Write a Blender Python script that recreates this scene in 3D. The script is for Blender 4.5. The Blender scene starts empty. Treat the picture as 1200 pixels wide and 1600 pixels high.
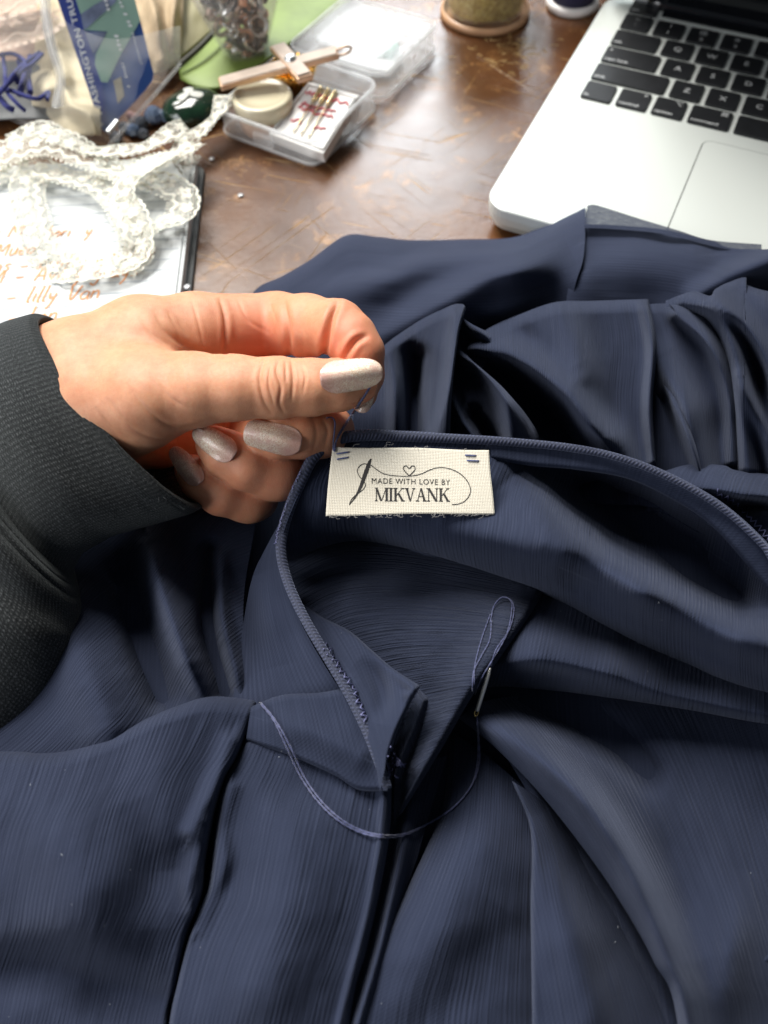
import bpy, bmesh, math, random
import numpy as np
from mathutils import Matrix, Vector
from mathutils.bvhtree import BVHTree

# ------------------------------------------------------------------ camera, world, light
SC = bpy.context.scene
COL = SC.collection
F = 1200.0                       # focal length in photo pixels (photo is 1200 x 1600)
HC = 0.258                       # camera height above the table top, metres
UPc = np.array([-0.02, -0.512, -0.859]); UPc /= np.linalg.norm(UPc)
FW = np.array([0, 0, 1.0]); Yc = FW - UPc * (FW @ UPc); Yc /= np.linalg.norm(Yc); Xc = np.cross(Yc, UPc)
Mw = np.stack([Xc, Yc, UPc])     # camera (x right, y down, z forward) -> world
CAM = np.array([0, 0, HC])
cd = bpy.data.cameras.new('camera'); cam = bpy.data.objects.new('camera', cd); COL.objects.link(cam)
Rb = Mw @ np.diag([1.0, -1.0, -1.0])
m4 = Matrix.Identity(4)
for i in range(3):
    for j in range(3): m4[i][j] = Rb[i, j]
    m4[i][3] = CAM[i]
cam.matrix_world = m4
cd.sensor_fit = 'HORIZONTAL'; cd.sensor_width = 36.0; cd.lens = 36.0 * F / 1200.0
cd.clip_start = 0.01; cd.clip_end = 20
cd.dof.use_dof = True; cd.dof.focus_distance = 0.256; cd.dof.aperture_fstop = 12.5
SC.camera = cam
wd = bpy.data.worlds.new('World'); SC.world = wd; wd.use_nodes = True
wd.node_tree.nodes['Background'].inputs[0].default_value = (0.80, 0.90, 1.0, 1)
wd.node_tree.nodes['Background'].inputs[1].default_value = 0.09

def area_light(name, loc, target, sx, sy, power, col):
    l = bpy.data.lights.new(name, 'AREA'); l.shape = 'RECTANGLE'; l.size = sx; l.size_y = sy
    l.energy = power; l.color = col
    o = bpy.data.objects.new(name, l); COL.objects.link(o); o.location = loc
    o.rotation_euler = (Vector(target) - Vector(loc)).to_track_quat('-Z', 'Z').to_euler()
    return o
area_light('window_light', (0.085, 1.50, 0.70), (0.02, 0.41, 0.0), 0.36, 0.42, 9, (0.90, 0.96, 1.0))
area_light('high_window_light', (-1.15, 2.05, 2.75), (0, 0.20, 0.0), 1.7, 1.7, 225, (1.0, 0.97, 0.92))
area_light('side_fill_light', (-1.25, -0.30, 0.70), (0, 0.15, 0.0), 0.8, 0.9, 13, (0.96, 0.97, 1.0))  # added fill lamp, stands in for weak room light from the left
SC.view_settings.view_transform = 'Standard'; SC.view_settings.look = 'None'
SC.view_settings.gamma = 1; SC.view_settings.exposure = 0.0
try: SC.view_settings.use_curve_mapping = False
except Exception: pass
SC.cycles.max_bounces = 10; SC.cycles.transparent_max_bounces = 16

# ------------------------------------------------------------------ geometry helpers
def ray(px, py):
    px = np.asarray(px, float); py = np.asarray(py, float)
    d = np.stack([(px - 600) / F, (py - 800) / F, np.ones_like(px)], -1)
    return d @ Mw.T
def T(px, py, h=0.0):            # point seen at a photo pixel, h metres above the table
    r = ray(px, py); t = (HC - np.asarray(h, float)) / -r[..., 2]
    return CAM + r * t[..., None]
def D(px, py, d):                # point seen at a photo pixel at depth d (metres)
    return CAM + ray(px, py) * np.asarray(d, float)[..., None]
def link(name, me, parent=None, mat=None):
    o = bpy.data.objects.new(name, me); COL.objects.link(o)
    if mat is not None and len(me.materials) == 0: me.materials.append(mat)
    if parent is not None: o.parent = parent
    return o
def mesh(name, V, Fc, parent=None, mat=None, smooth=True, uv=None):
    me = bpy.data.meshes.new(name)
    me.from_pydata([tuple(map(float, v)) for v in V], [], [tuple(map(int, f)) for f in Fc])
    if smooth: me.polygons.foreach_set('use_smooth', [True] * len(me.polygons))
    if uv is not None:
        ul = me.uv_layers.new(name='UVMap'); li = np.empty(len(me.loops), int); me.loops.foreach_get('vertex_index', li)
        ul.data.foreach_set('uv', np.asarray(uv, float)[li].ravel())
    me.update()
    return link(name, me, parent, mat)
def empty(name, loc=(0, 0, 0), label=None, cat=None, group=None, kind=None):
    o = bpy.data.objects.new(name, None); COL.objects.link(o); o.location = loc; o.empty_display_size = 0.01
    return tag(o, label, cat, group, kind)
def tag(o, label=None, cat=None, group=None, kind=None):
    if label: o['label'] = label
    if cat: o['category'] = cat
    if group: o['group'] = group
    if kind: o['kind'] = kind
    return o
def setparent(o, p):             # parent keeping the child's vertices where they are in the world
    o.parent = p; o.matrix_parent_inverse = Matrix.Translation(-Vector(p.location)) if p.type == 'EMPTY' else Matrix.Identity(4)
    return o
def cr(pts, n):                  # Catmull-Rom through pts, n samples by arc length
    P = np.asarray(pts, float)
    if len(P) == 2:
        t = np.linspace(0, 1, n)[:, None]; return P[0] * (1 - t) + P[1] * t
    Q = np.vstack([2 * P[0] - P[1], P, 2 * P[-1] - P[-2]]); out = []
    for i in range(len(P) - 1):
        a, b, c, d = Q[i:i + 4]; t = np.linspace(0, 1, 24, endpoint=False)[:, None]
        out.append(0.5 * (2 * b + (c - a) * t + (2 * a - 5 * b + 4 * c - d) * t ** 2 + (3 * b - a - 3 * c + d) * t ** 3))
    out = np.vstack(out + [P[-1:]])
    s = np.r_[0, np.cumsum(np.linalg.norm(np.diff(out[:, :2], axis=0), axis=1))]; q = np.linspace(0, s[-1], n)
    return np.stack([np.interp(q, s, out[:, k]) for k in range(out.shape[1])], 1)
def coons(top, bot, left, right, nu, nv):
    t, b, l, r = cr(top, nu), cr(bot, nu), cr(left, nv), cr(right, nv)
    u = np.linspace(0, 1, nu)[None, :, None]; v = np.linspace(0, 1, nv)[:, None, None]
    return ((1 - v) * t[None] + v * b[None] + (1 - u) * l[:, None] + u * r[:, None]
            - ((1 - u) * (1 - v) * t[0] + u * (1 - v) * t[-1] + (1 - u) * v * b[0] + u * v * b[-1]))
def grid_faces(nu, nv):
    i = np.arange(nu * nv).reshape(nv, nu)
    return np.stack([i[:-1, :-1], i[1:, :-1], i[1:, 1:], i[:-1, 1:]], -1).reshape(-1, 4)
def polydist(X, Y, pts):         # signed distance to a polyline and the third value carried along it
    P = np.asarray(pts, float); best = np.full(X.shape, 1e9); sg = np.zeros(X.shape); am = np.zeros(X.shape)
    for a, b in zip(P[:-1], P[1:]):
        dx, dy = b[:2] - a[:2]; L2 = dx * dx + dy * dy + 1e-9
        t = np.clip(((X - a[0]) * dx + (Y - a[1]) * dy) / L2, 0, 1)
        ex, ey = X - a[0] - t * dx, Y - a[1] - t * dy; d = np.hypot(ex, ey)
        k = d < best; best = np.where(k, d, best)
        sg = np.where(k, np.sign(dx * ey - dy * ex), sg); am = np.where(k, a[2] + (b[2] - a[2]) * t, am)
    return best, sg, am
def tps(ctrl, X, Y):             # thin plate spline through (px, py, value)
    C = np.asarray(ctrl, float); n = len(C); s = 400.0
    c = C[:, :2] / s
    def U(r2): return 0.5 * r2 * np.log(r2 + 1e-9)
    K = U(((c[:, None] - c[None]) ** 2).sum(-1)) + np.eye(n) * 1e-3
    Pm = np.c_[np.ones(n), c]; A = np.block([[K, Pm], [Pm.T, np.zeros((3, 3))]])
    w = np.linalg.solve(A, np.r_[C[:, 2], 0, 0, 0])
    out = w[n] + w[n + 1] * X / s + w[n + 2] * Y / s
    for i in range(n): out = out + w[i] * U((X / s - c[i, 0]) ** 2 + (Y / s - c[i, 1]) ** 2)
    return out
def softnoise(X, Y, wl, seed, n=6):
    rg = np.random.RandomState(seed); o = np.zeros(np.shape(X))
    for _ in range(n):
        a = rg.rand() * 6.283; k = 6.283 / wl * rg.uniform(0.6, 1.6)
        o = o + np.sin(k * (np.cos(a) * X + np.sin(a) * Y) + rg.rand() * 6.283)
    return o / n
def tube(name, P, rad, parent=None, mat=None, seg=8, closed=False, cap=True, uvlen=True):
    P = np.asarray(P, float); n = len(P); rad = np.broadcast_to(np.asarray(rad, float), (n,))
    Tn = np.gradient(P, axis=0)
    if closed: Tn = np.roll(P, -1, 0) - np.roll(P, 1, 0)
    Tn /= np.linalg.norm(Tn, axis=1)[:, None] + 1e-12
    N = np.zeros_like(P); a = np.array([0, 0, 1.0]) if abs(Tn[0, 2]) < 0.9 else np.array([1.0, 0, 0])
    for i in range(n):
        a = a - Tn[i] * (a @ Tn[i]); a /= np.linalg.norm(a) + 1e-12; N[i] = a
    B = np.cross(Tn, N); th = np.linspace(0, 2 * np.pi, seg, endpoint=False)
    V = (P[:, None] + rad[:, None, None] * (np.cos(th)[None, :, None] * N[:, None] + np.sin(th)[None, :, None] * B[:, None])).reshape(-1, 3)
    Fc = []
    for i in range(n if closed else n - 1):
        j = (i + 1) % n
        for k in range(seg): Fc.append((i * seg + k, i * seg + (k + 1) % seg, j * seg + (k + 1) % seg, j * seg + k))
    if cap and not closed:
        Fc.append(tuple(range(seg))[::-1]); Fc.append(tuple((n - 1) * seg + k for k in range(seg)))
    s = np.r_[0, np.cumsum(np.linalg.norm(np.diff(P, axis=0), axis=1))]
    uv = np.stack([np.repeat(s, seg) * 1000, np.tile(th, n)], 1)
    return mesh(name, V, Fc, parent, mat, True, uv)
def merge(parts):                # [(V, F)] -> one V, F
    Vs, Fs, o = [], [], 0
    for V, Fc in parts:
        Vs.append(np.asarray(V, float)); Fs += [tuple(i + o for i in f) for f in Fc]; o += len(V)
    return np.vstack(Vs), Fs
def lathe(prof, seg=40, cx=0, cy=0, z0=0):
    V, Fc = [], []
    th = np.linspace(0, 2 * np.pi, seg, endpoint=False)
    for r, z in prof:
        for t in th: V.append((cx + r * math.cos(t), cy + r * math.sin(t), z0 + z))
    for i in range(len(prof) - 1):
        for k in range(seg): Fc.append((i * seg + k, i * seg + (k + 1) % seg, (i + 1) * seg + (k + 1) % seg, (i + 1) * seg + k))
    return np.array(V), Fc
def rrect(w, d, r, n=6):         # rounded rectangle outline, centred, ccw
    out = []
    for cx, cy, a0 in ((w / 2 - r, d / 2 - r, 0), (-w / 2 + r, d / 2 - r, 90), (-w / 2 + r, -d / 2 + r, 180), (w / 2 - r, -d / 2 + r, 270)):
        for k in range(n + 1):
            a = math.radians(a0 + 90 * k / n); out.append((cx + r * math.cos(a), cy + r * math.sin(a)))
    return np.array(out)
def stack(outlines):             # [(outline2d, z)] equal counts -> closed solid
    n = len(outlines[0][0]); V = np.vstack([np.c_[o, np.full(n, z)] for o, z in outlines]); Fc = []
    for i in range(len(outlines) - 1):
        for k in range(n): Fc.append((i * n + k, i * n + (k + 1) % n, (i + 1) * n + (k + 1) % n, (i + 1) * n + k))
    Fc.append(tuple(range(n))[::-1]); Fc.append(tuple((len(outlines) - 1) * n + k for k in range(n)))
    return V, Fc
def rbox(w, d, h, r, e, n=5):    # rounded box standing on z = 0 with an eased edge e
    return stack([(rrect(w - 2 * e, d - 2 * e, max(r - e, 1e-4), n), 0), (rrect(w - .6 * e, d - .6 * e, r, n), e * .3), (rrect(w, d, r, n), e), (rrect(w, d, r, n), h - e),
                  (rrect(w - .6 * e, d - .6 * e, r, n), h - e * .3), (rrect(w - 2 * e, d - 2 * e, max(r - e, 1e-4), n), h)])
def text2d(s, size=1.0, align='LEFT', bold=0.0, shear=0.0, space=1.0):
    c = bpy.data.curves.new('t', 'FONT'); c.body = s; c.size = size; c.align_x = align; c.offset = bold; c.shear = shear; c.space_character = space; c.resolution_u = 4
    o = bpy.data.objects.new('t', c); COL.objects.link(o)
    dg = bpy.context.evaluated_depsgraph_get(); dg.update(); me = o.evaluated_get(dg).to_mesh()
    V = np.array([v.co[:] for v in me.vertices]).reshape(-1, 3); Fc = [tuple(p.vertices) for p in me.polygons]
    o.evaluated_get(dg).to_mesh_clear(); bpy.data.objects.remove(o); bpy.data.curves.remove(c)
    return V, Fc

# ------------------------------------------------------------------ material helpers
class NT:
    def __init__(s, name):
        s.m = bpy.data.materials.new(name); s.m.use_nodes = True; s.t = s.m.node_tree
        s.b = s.t.nodes['Principled BSDF']; s.out = s.t.nodes['Material Output']
    def n(s, typ, **kw):
        x = s.t.nodes.new(typ)
        for k, v in kw.items():
            if k.startswith('i_'):
                key = k[2:]; x.inputs[int(key) if key.isdigit() else key].default_value = v
            else: setattr(x, k, v)
        return x
    def l(s, a, b): s.t.links.new(a, b)
    def coord(s, kind='UV', scale=(1, 1, 1), rot=(0, 0, 0)):          # rotates first, then scales
        tc = s.n('ShaderNodeTexCoord'); mp = s.n('ShaderNodeMapping', vector_type='TEXTURE')
        mp.inputs['Scale'].default_value = tuple(1.0 / c for c in scale); mp.inputs['Rotation'].default_value = rot
        s.l(tc.outputs[kind], mp.inputs[0]); return mp.outputs[0]
    def noise(s, vec, scale, detail=3, rough=0.55, dist=0.0):
        x = s.n('ShaderNodeTexNoise'); x.inputs['Scale'].default_value = scale; x.inputs['Detail'].default_value = detail
        x.inputs['Roughness'].default_value = rough; x.inputs['Distortion'].default_value = dist; s.l(vec, x.inputs['Vector']); return x.outputs['Fac']
    def ramp(s, fac, stops):
        x = s.n('ShaderNodeValToRGB'); cr_ = x.color_ramp
        while len(cr_.elements) > len(stops): cr_.elements.remove(cr_.elements[-1])
        while len(cr_.elements) < len(stops): cr_.elements.new(0.5)
        for e, (p, c) in zip(cr_.elements, stops): e.position = p; e.color = (*c, 1) if len(c) == 3 else c
        s.l(fac, x.inputs[0]); return x.outputs[0]
    def mix(s, fac, a, b, mode='MIX'):
        x = s.n('ShaderNodeMix', data_type='RGBA', blend_type=mode)
        for inp, v in ((x.inputs[0], fac), (x.inputs[6], a), (x.inputs[7], b)):
            if hasattr(v, 'is_linked') or isinstance(v, bpy.types.NodeSocket): s.l(v, inp)
            else: inp.default_value = v if not isinstance(v, tuple) or len(v) == 4 else (*v, 1)
        return x.outputs[2]
    def math(s, op, a, b=0.0):
        x = s.n('ShaderNodeMath', operation=op)
        for inp, v in ((x.inputs[0], a), (x.inputs[1], b)):
            if isinstance(v, bpy.types.NodeSocket): s.l(v, inp)
            else: inp.default_value = v
        return x.outputs[0]
    def bump(s, h, dist, strength=1.0, prev=None):
        x = s.n('ShaderNodeBump'); x.inputs['Strength'].default_value = strength; x.inputs['Distance'].default_value = dist
        s.l(h, x.inputs['Height'])
        if prev is not None: s.l(prev, x.inputs['Normal'])
        return x.outputs[0]
    def set(s, **kw):
        for k, v in kw.items():
            inp = s.b.inputs[k.replace('_', ' ')]
            if isinstance(v, bpy.types.NodeSocket): s.l(v, inp)
            else: inp.default_value = (*v, 1) if isinstance(v, tuple) and len(v) == 3 else v
        return s.m
def plain(name, col, rough=0.5, metal=0.0, var=0.12, scale=60, bump=0.0, coat=0.0, **kw):
    n = NT(name); v = n.coord('Object'); f = n.noise(v, scale, 4)
    lo = tuple(c * (1 - var) for c in col); hi = tuple(min(1, c * (1 + var)) for c in col)
    n.set(Base_Color=n.ramp(f, [(0.3, lo), (0.7, hi)]), Roughness=rough, Metallic=metal, Coat_Weight=coat, **kw)
    if bump: n.l(n.bump(n.noise(v, scale * 4, 3), bump), n.b.inputs['Normal'])
    return n.m
def plastic(name, alpha, col=(0.85, 0.87, 0.88), rough=0.12, scale=50, milk=0.35, edge=0.4):  # thin clear plastic: mostly see-through, glossy
    n = NT(name); n.set(Base_Color=col, Roughness=rough, Specular_IOR_Level=0.6)
    tr = n.n('ShaderNodeBsdfTransparent'); mx = n.n('ShaderNodeMixShader')
    lw = n.n('ShaderNodeLayerWeight'); lw.inputs[0].default_value = 0.35
    nz = n.noise(n.coord('Object'), scale, 3)
    fac = n.math('ADD', n.math('MULTIPLY', lw.outputs['Facing'], edge), n.math('MULTIPLY', nz, alpha * 2))
    tl = n.n('ShaderNodeBsdfTranslucent'); tl.inputs[0].default_value = (0.92, 0.94, 0.95, 1); m2 = n.n('ShaderNodeMixShader'); m2.inputs[0].default_value = milk
    n.l(n.b.outputs[0], m2.inputs[1]); n.l(tl.outputs[0], m2.inputs[2])
    n.l(fac, mx.inputs[0]); n.l(tr.outputs[0], mx.inputs[1]); n.l(m2.outputs[0], mx.inputs[2]); n.l(mx.outputs[0], n.out.inputs[0])
    return n.m
# ------------------------------------------------------------------ table
def wood_mat():
    n = NT('worn_brown_wood'); v = n.coord('Object')
    big = n.noise(v, 9, 5, 0.6, 0.4); mid = n.noise(v, 60, 8, 0.78, 0.3); fine = n.noise(n.coord('Object', (30, 110, 30)), 6, 4)
    base = n.ramp(big, [(0.3, (0.044, 0.016, 0.006)), (0.5, (0.100, 0.039, 0.014)), (0.72, (0.19, 0.080, 0.028))])
    wear = n.ramp(mid, [(0.53, (0, 0, 0)), (0.66, (1, 1, 1))])
    wear = n.math('MULTIPLY', wear, n.ramp(n.noise(v, 22, 3), [(0.42, (0, 0, 0)), (0.6, (0.8, 0.8, 0.8))]))
    c = n.mix(wear, base, (0.42, 0.21, 0.065))
    scr = None
    for k, (rz, sx) in enumerate(((0.35, 1.0), (-0.5, 2.0), (1.15, 1.6), (2.2, 2.4), (0.8, 2.2), (2.8, 1.4))):
        f = n.noise(n.coord('Object', (2.2, 130 * sx, 1), (0, 0, rz)), 1.8, 2, 0.5, 0.25)
        r = n.ramp(f, [(0.655, (0, 0, 0)), (0.672, (1, 1, 1)), (0.689, (0, 0, 0))])
        gate = n.ramp(n.noise(n.coord('Object', (1, 1, 1), (0, 0, k)), 14 + 3 * k, 2), [(0.5, (0, 0, 0)), (0.58, (1, 1, 1))])
        r = n.math('MULTIPLY', r, gate); scr = r if scr is None else n.math('MAXIMUM', scr, r)
    c = n.mix(n.math('MULTIPLY', scr, 0.9), c, (0.60, 0.36, 0.13))
    rough = n.math('ADD', n.math('MULTIPLY', mid, 0.22), 0.14)
    n.set(Base_Color=c, Roughness=rough, Specular_IOR_Level=0.42)
    b = n.bump(fine, 0.00006); b = n.bump(n.math('ADD', mid, n.math('MULTIPLY', scr, -0.6)), 0.00022, 1, b); n.l(b, n.b.inputs['Normal'])
    return n.m
tv, tf = rbox(1.5, 1.1, 0.03, 0.01, 0.003)
table = mesh('table_top', tv + np.array([0.0, 0.40, -0.03]), tf, None, wood_mat(), smooth=False)
tag(table, 'worn dark brown wooden table top with scratches', 'table', kind='structure')

# ------------------------------------------------------------------ laptop
def laptop():
    w0 = None
    # pose of the keyboard deck, solved from the key grid: origin at the front-left corner of the fn key row
    xa = Mw @ np.array([0.905, 0.353, -0.23]); xa[2] = 0; xa /= np.linalg.norm(xa); ya = np.array([-xa[1], xa[0], 0])
    org = T(905.3, 152.5, 0.0163); org[2] = 0
    org = org - xa * 0.016 - ya * 0.102          # front-left corner of the body
    root = empty('laptop', tuple(org), 'open silver laptop with black keys at the table edge', 'laptop')
    root.rotation_euler = (0, 0, math.atan2(xa[1], xa[0]))
    n = NT('brushed_aluminium'); v = n.coord('Object'); f = n.noise(v, 900, 2)
    n.set(Base_Color=(0.74, 0.78, 0.74), Metallic=0.25, Roughness=n.math('ADD', n.math('MULTIPLY', f, 0.1), 0.36)); alu = n.m
    n.l(n.bump(f, 0.00002), n.b.inputs['Normal'])
    keym = plain('black_key_plastic', (0.012, 0.013, 0.015), 0.42, 0, 0.2, 200, 0.00002)
    leg = plain('key_legend_white', (0.62, 0.64, 0.64), 0.5)
    rub = plain('black_glass', (0.006, 0.007, 0.009), 0.12)
    W, L = 0.3041, 0.2124
    V, Fc = stack([(rrect(W - .016, L - .016, .006, 8), .0012), (rrect(W - .005, L - .005, .010, 8), .0035), (rrect(W - .0012, L - .0012, .0115, 8), .0075), (rrect(W, L, .012, 8), .0115), (rrect(W, L, .012, 8), .0155),
                   (rrect(W - .0006, L - .0006, .0117, 8), .0160), (rrect(W - .0014, L - .0014, .0113, 8), .0162)])
    mesh('base', V + [W / 2, L / 2, 0], Fc, root, alu, False)
    for fx in (.03, W - .03):
        for fy in (.03, L - .03):
            V, Fc = lathe([(0.0, 0), (.006, 0), (.0065, .0012), (0, .0013)], 16, fx, fy); mesh('rubber_foot', V, Fc, root, rub)
    z = 0.0162
    # trackpad: a plate in a narrow dark gap
    V, Fc = stack([(rrect(.1345, .0835, .005, 6), z), (rrect(.1345, .0835, .005, 6), z + .00012)]); mesh('trackpad_gap', V + [W / 2, .050, 0], Fc, root, rub, False)
    V, Fc = stack([(rrect(.1335, .0825, .0045, 6), z), (rrect(.1335, .0825, .0045, 6), z + .0003)]); mesh('trackpad', V + [W / 2, .050, 0], Fc, root, alu, False)
    P = .01905; R_ = .0187; x0 = .016; y0 = .102
    rows = [[('fn', 1), ('control', 1), ('option', 1), ('command', 1.25), ('', 5), ('command', 1.25), ('option', 1), ('', 1), ('', 1), ('', 1)],
            [('shift', 2.25)] + [(c, 1) for c in 'ZXCVBNM'] + [('<\n,', 1), ('>\n.', 1), ('?\n/', 1), ('shift', 2.25)],
            [('caps lock', 1.75)] + [(c, 1) for c in 'ASDFGHJKL'] + [(':\n;', 1), ('"\n\'', 1), ('return', 1.75)],
            [('tab', 1.5)] + [(c, 1) for c in 'QWERTYUIOP'] + [('{\n[', 1), ('}\n]', 1), ('|\n\\', 1)],
            [('~\n`', 1)] + [(a + '\n' + b, 1) for a, b in zip('!@#$%^&*()_+', '1234567890-=')] + [('delete', 1.5)],
            [('esc', 1)]]
    kc = {}
    for r, row in enumerate(rows):
        x = x0; y = y0 + r * R_
        for s, wu in row:
            kw = P * wu - .0028; kd = .0160
            key = (round(kw, 5), kd)
            if key not in kc:
                V, Fc = stack([(rrect(kw, kd, .0014, 4), 0), (rrect(kw, kd, .0014, 4), .0009), (rrect(kw - .0004, kd - .0004, .0012, 4), .0012)])
                o = mesh('key', V, Fc, root, keym, False); kc[key] = o.data
            else: o = link('key', kc[key], root)
            o.location = (x + kw / 2, y + kd / 2, z)
            if s and r <= 5 and x < .16:
                word = len(s) > 1 and '\n' not in s
                if word:
                    V, Fc = text2d(s, .0036); V = V + [-kw / 2 + .0014, -kd / 2 + .0016, .00135]
                    sym = {'control': '^', 'option': '⌥', 'command': '⌘'}.get(s)
                    if sym:
                        V2, F2 = text2d(sym, .0046, 'RIGHT'); V2 = V2 + [kw / 2 - .0018, .0030, .00135]; V, Fc = merge([(V, Fc), (V2, F2)])
                    if s == 'caps lock':
                        V2, F2 = lathe([(0, 0), (.0006, 0)], 8, -kw / 2 + .003, .004, .00135); V, Fc = merge([(V, Fc), (V2, F2)])
                elif '\n' in s:
                    a, b = s.split('\n'); V, Fc = text2d(a, .0046, 'CENTER'); V = V + [0, .0018, .00135]
                    V2, F2 = text2d(b, .0046, 'CENTER'); V2 = V2 + [0, -.0052, .00135]; V, Fc = merge([(V, Fc), (V2, F2)])
                else:
                    V, Fc = text2d(s, .0056, 'CENTER'); V = V + [0, -.0020, .00135]
                if len(V): mesh('key_legend', V, Fc, o, leg, False)
            x += P * wu
    V, Fc = stack([(rrect(.2270, .0105, .001, 3), 0), (rrect(.2270, .0105, .001, 3), .0007)])
    mesh('touch_bar', V + [x0 + P + .1135, y0 + 5 * R_ + .0085, z], Fc, root, rub, False)
    # hinge and lid, opened past upright
    P2 = np.array([(W * .08 + (W * .84) * i / 30, L - .004, z + .002) for i in range(31)]); tube('hinge', P2, .0042, root, rub, 12)
    lv, lf = rbox(W, .212, .0048, .011, .001, 6); V = np.array(lv); V[:, 1] += .106
    lid = mesh('lid', V, lf, root, alu, False); lid.location = (W / 2, L - .001, z + .004); lid.rotation_euler = (math.radians(112), 0, 0)
    V, Fc = stack([(rrect(W - .004, .205, .009, 6), 0), (rrect(W - .004, .205, .009, 6), .0006)]); V = V + [0, .106, .0048]
    mesh('screen', V, Fc, lid, rub, False)
    return root
laptop()
# ------------------------------------------------------------------ hand, built as one implicit surface
# hand space: x, y in photo pixels, z in the same units towards the viewer; 0 lies 255 mm from the lens
D0 = 0.255; PXM = D0 / F
def HS(p):
    p = np.asarray(p, float); return D(p[..., 0], p[..., 1], D0 - p[..., 2] * PXM)
VX = 2.6
LO = np.array([30.0, 425.0, -285.0]); HI = np.array([640.0, 850.0, 130.0])
NG = ((HI - LO) / VX).astype(int) + 1
GX = [LO[i] + VX * np.arange(NG[i]) for i in range(3)]
def smin(a, b, k):
    h = np.maximum(k - np.abs(a - b), 0) / k; return np.minimum(a, b) - h * h * k * 0.25
class Field:
    def __init__(s): s.f = np.full(NG, 400.0, np.float32)
    def box(s, lo, hi):
        a = np.clip(((np.asarray(lo) - LO) / VX).astype(int), 0, NG); b = np.clip(((np.asarray(hi) - LO) / VX).astype(int) + 2, 0, NG)
        return tuple(slice(int(i), int(j)) for i, j in zip(a, b))
    def cap(s, a, b, k=12, flat=1.0):   # tapered capsule a=(x,y,z,r) -> b; flat < 1 thins it in depth
        a = np.asarray(a, float); b = np.asarray(b, float); m = max(a[3], b[3]) + 3 * k + 6
        sl = s.box(np.minimum(a[:3], b[:3]) - m, np.maximum(a[:3], b[:3]) + m)
        X, Y, Z = np.meshgrid(GX[0][sl[0]], GX[1][sl[1]], GX[2][sl[2]], indexing='ij', sparse=True)
        d = b[:3] - a[:3]; L2 = d @ d + 1e-9
        t = np.clip(((X - a[0]) * d[0] + (Y - a[1]) * d[1] + (Z - a[2]) * d[2]) / L2, 0, 1)
        t2 = t * t * (3 - 2 * t)
        q = np.sqrt((X - a[0] - t * d[0]) ** 2 + (Y - a[1] - t * d[1]) ** 2 + ((Z - a[2] - t * d[2]) / flat) ** 2) - (a[3] + (b[3] - a[3]) * (0.5 * t + 0.5 * t2))
        s.f[sl] = smin(s.f[sl], q.astype(np.float32), k); return s
    def chain(s, pts, k=12, flat=1.0):
        for a, b in zip(pts[:-1], pts[1:]): s.cap(a, b, k, flat)
        return s
    def join(s, o, k): s.f = smin(s.f, o.f, k); return s
def surface_nets(f):
    sgn = f < 0
    c = [sgn[i:NG[0] - 1 + i, j:NG[1] - 1 + j, k:NG[2] - 1 + k] for i in (0, 1) for j in (0, 1) for k in (0, 1)]
    tot = sum(x.astype(np.int8) for x in c); act = (tot > 0) & (tot < 8)
    idx = np.argwhere(act); vid = np.full(act.shape, -1, np.int64); vid[act] = np.arange(len(idx))
    acc = np.zeros((len(idx), 3)); cnt = np.zeros(len(idx))
    corners = [(i, j, k) for i in (0, 1) for j in (0, 1) for k in (0, 1)]
    val = {cc: f[idx[:, 0] + cc[0], idx[:, 1] + cc[1], idx[:, 2] + cc[2]] for cc in corners}
    for a in corners:
        for ax in range(3):
            if a[ax]: continue
            b = list(a); b[ax] = 1; b = tuple(b); va, vb = val[a], val[b]; m = (va < 0) != (vb < 0)
            t = np.where(m, va / np.where(m, va - vb, 1), 0)
            p = np.array(a, float)[None].repeat(len(idx), 0); p[:, ax] += t
            acc += p * m[:, None]; cnt += m
    V = LO + VX * (idx + acc / cnt[:, None]); Fc = []
    for ax in range(3):
        o1, o2 = [(1, 2), (2, 0), (0, 1)][ax]
        lo = [slice(1, -1)] * 3; lo[ax] = slice(0, -1)
        hi = [slice(1, -1)] * 3; hi[ax] = slice(1, None)
        A, B = sgn[tuple(lo)], sgn[tuple(hi)]
        e = np.argwhere(A != B) + np.array([0 if i == ax else 1 for i in range(3)])
        fl = sgn[e[:, 0], e[:, 1], e[:, 2]]
        def at(d1, d2):
            q = e.copy(); q[:, o1] -= d1; q[:, o2] -= d2; return vid[q[:, 0], q[:, 1], q[:, 2]]
        q = np.stack([at(0, 0), at(1, 0), at(1, 1), at(0, 1)], 1)
        q[fl] = q[fl][:, ::-1]; Fc.append(q)
    return V, np.vstack(Fc)

palm = Field()
palm.cap((-40, 640, -40, 84), (110, 585, -45, 82), 20).cap((0, 690, -45, 84), (170, 640, -25, 84), 30)
palm.cap((110, 585, -45, 82), (215, 535, -60, 70), 30)
palm.cap((215, 535, -60, 70), (300, 518, -92, 58), 24).cap((300, 518, -92, 58), (430, 507, -138, 50), 22)          # index metacarpal
palm.cap((180, 610, -70, 70), (395, 585, -175, 46), 26).cap((180, 650, -80, 66), (370, 645, -200, 42), 24)           # middle and ring metacarpals
palm.cap((190, 668, -80, 62), (340, 700, -215, 40), 22)                                                              # hypothenar
thumb = Field()
thumb.cap((120, 625, -10, 82), (215, 622, 14, 80), 26).cap((215, 622, 14, 80), (300, 609, 42, 57), 24)
thumb.cap((300, 609, 42, 57), (365, 606, 54, 49.5), 18).cap((365, 606, 54, 49.5), (432, 606, 60, 46.5), 16).cap((432, 606, 60, 46.5), (486, 605, 62, 43), 14)
thumb.cap((486, 605, 62, 43), (530, 602, 60, 39), 14).cap((530, 602, 60, 39), (560, 600, 58, 31), 14)
palm.join(thumb, 26)
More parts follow.
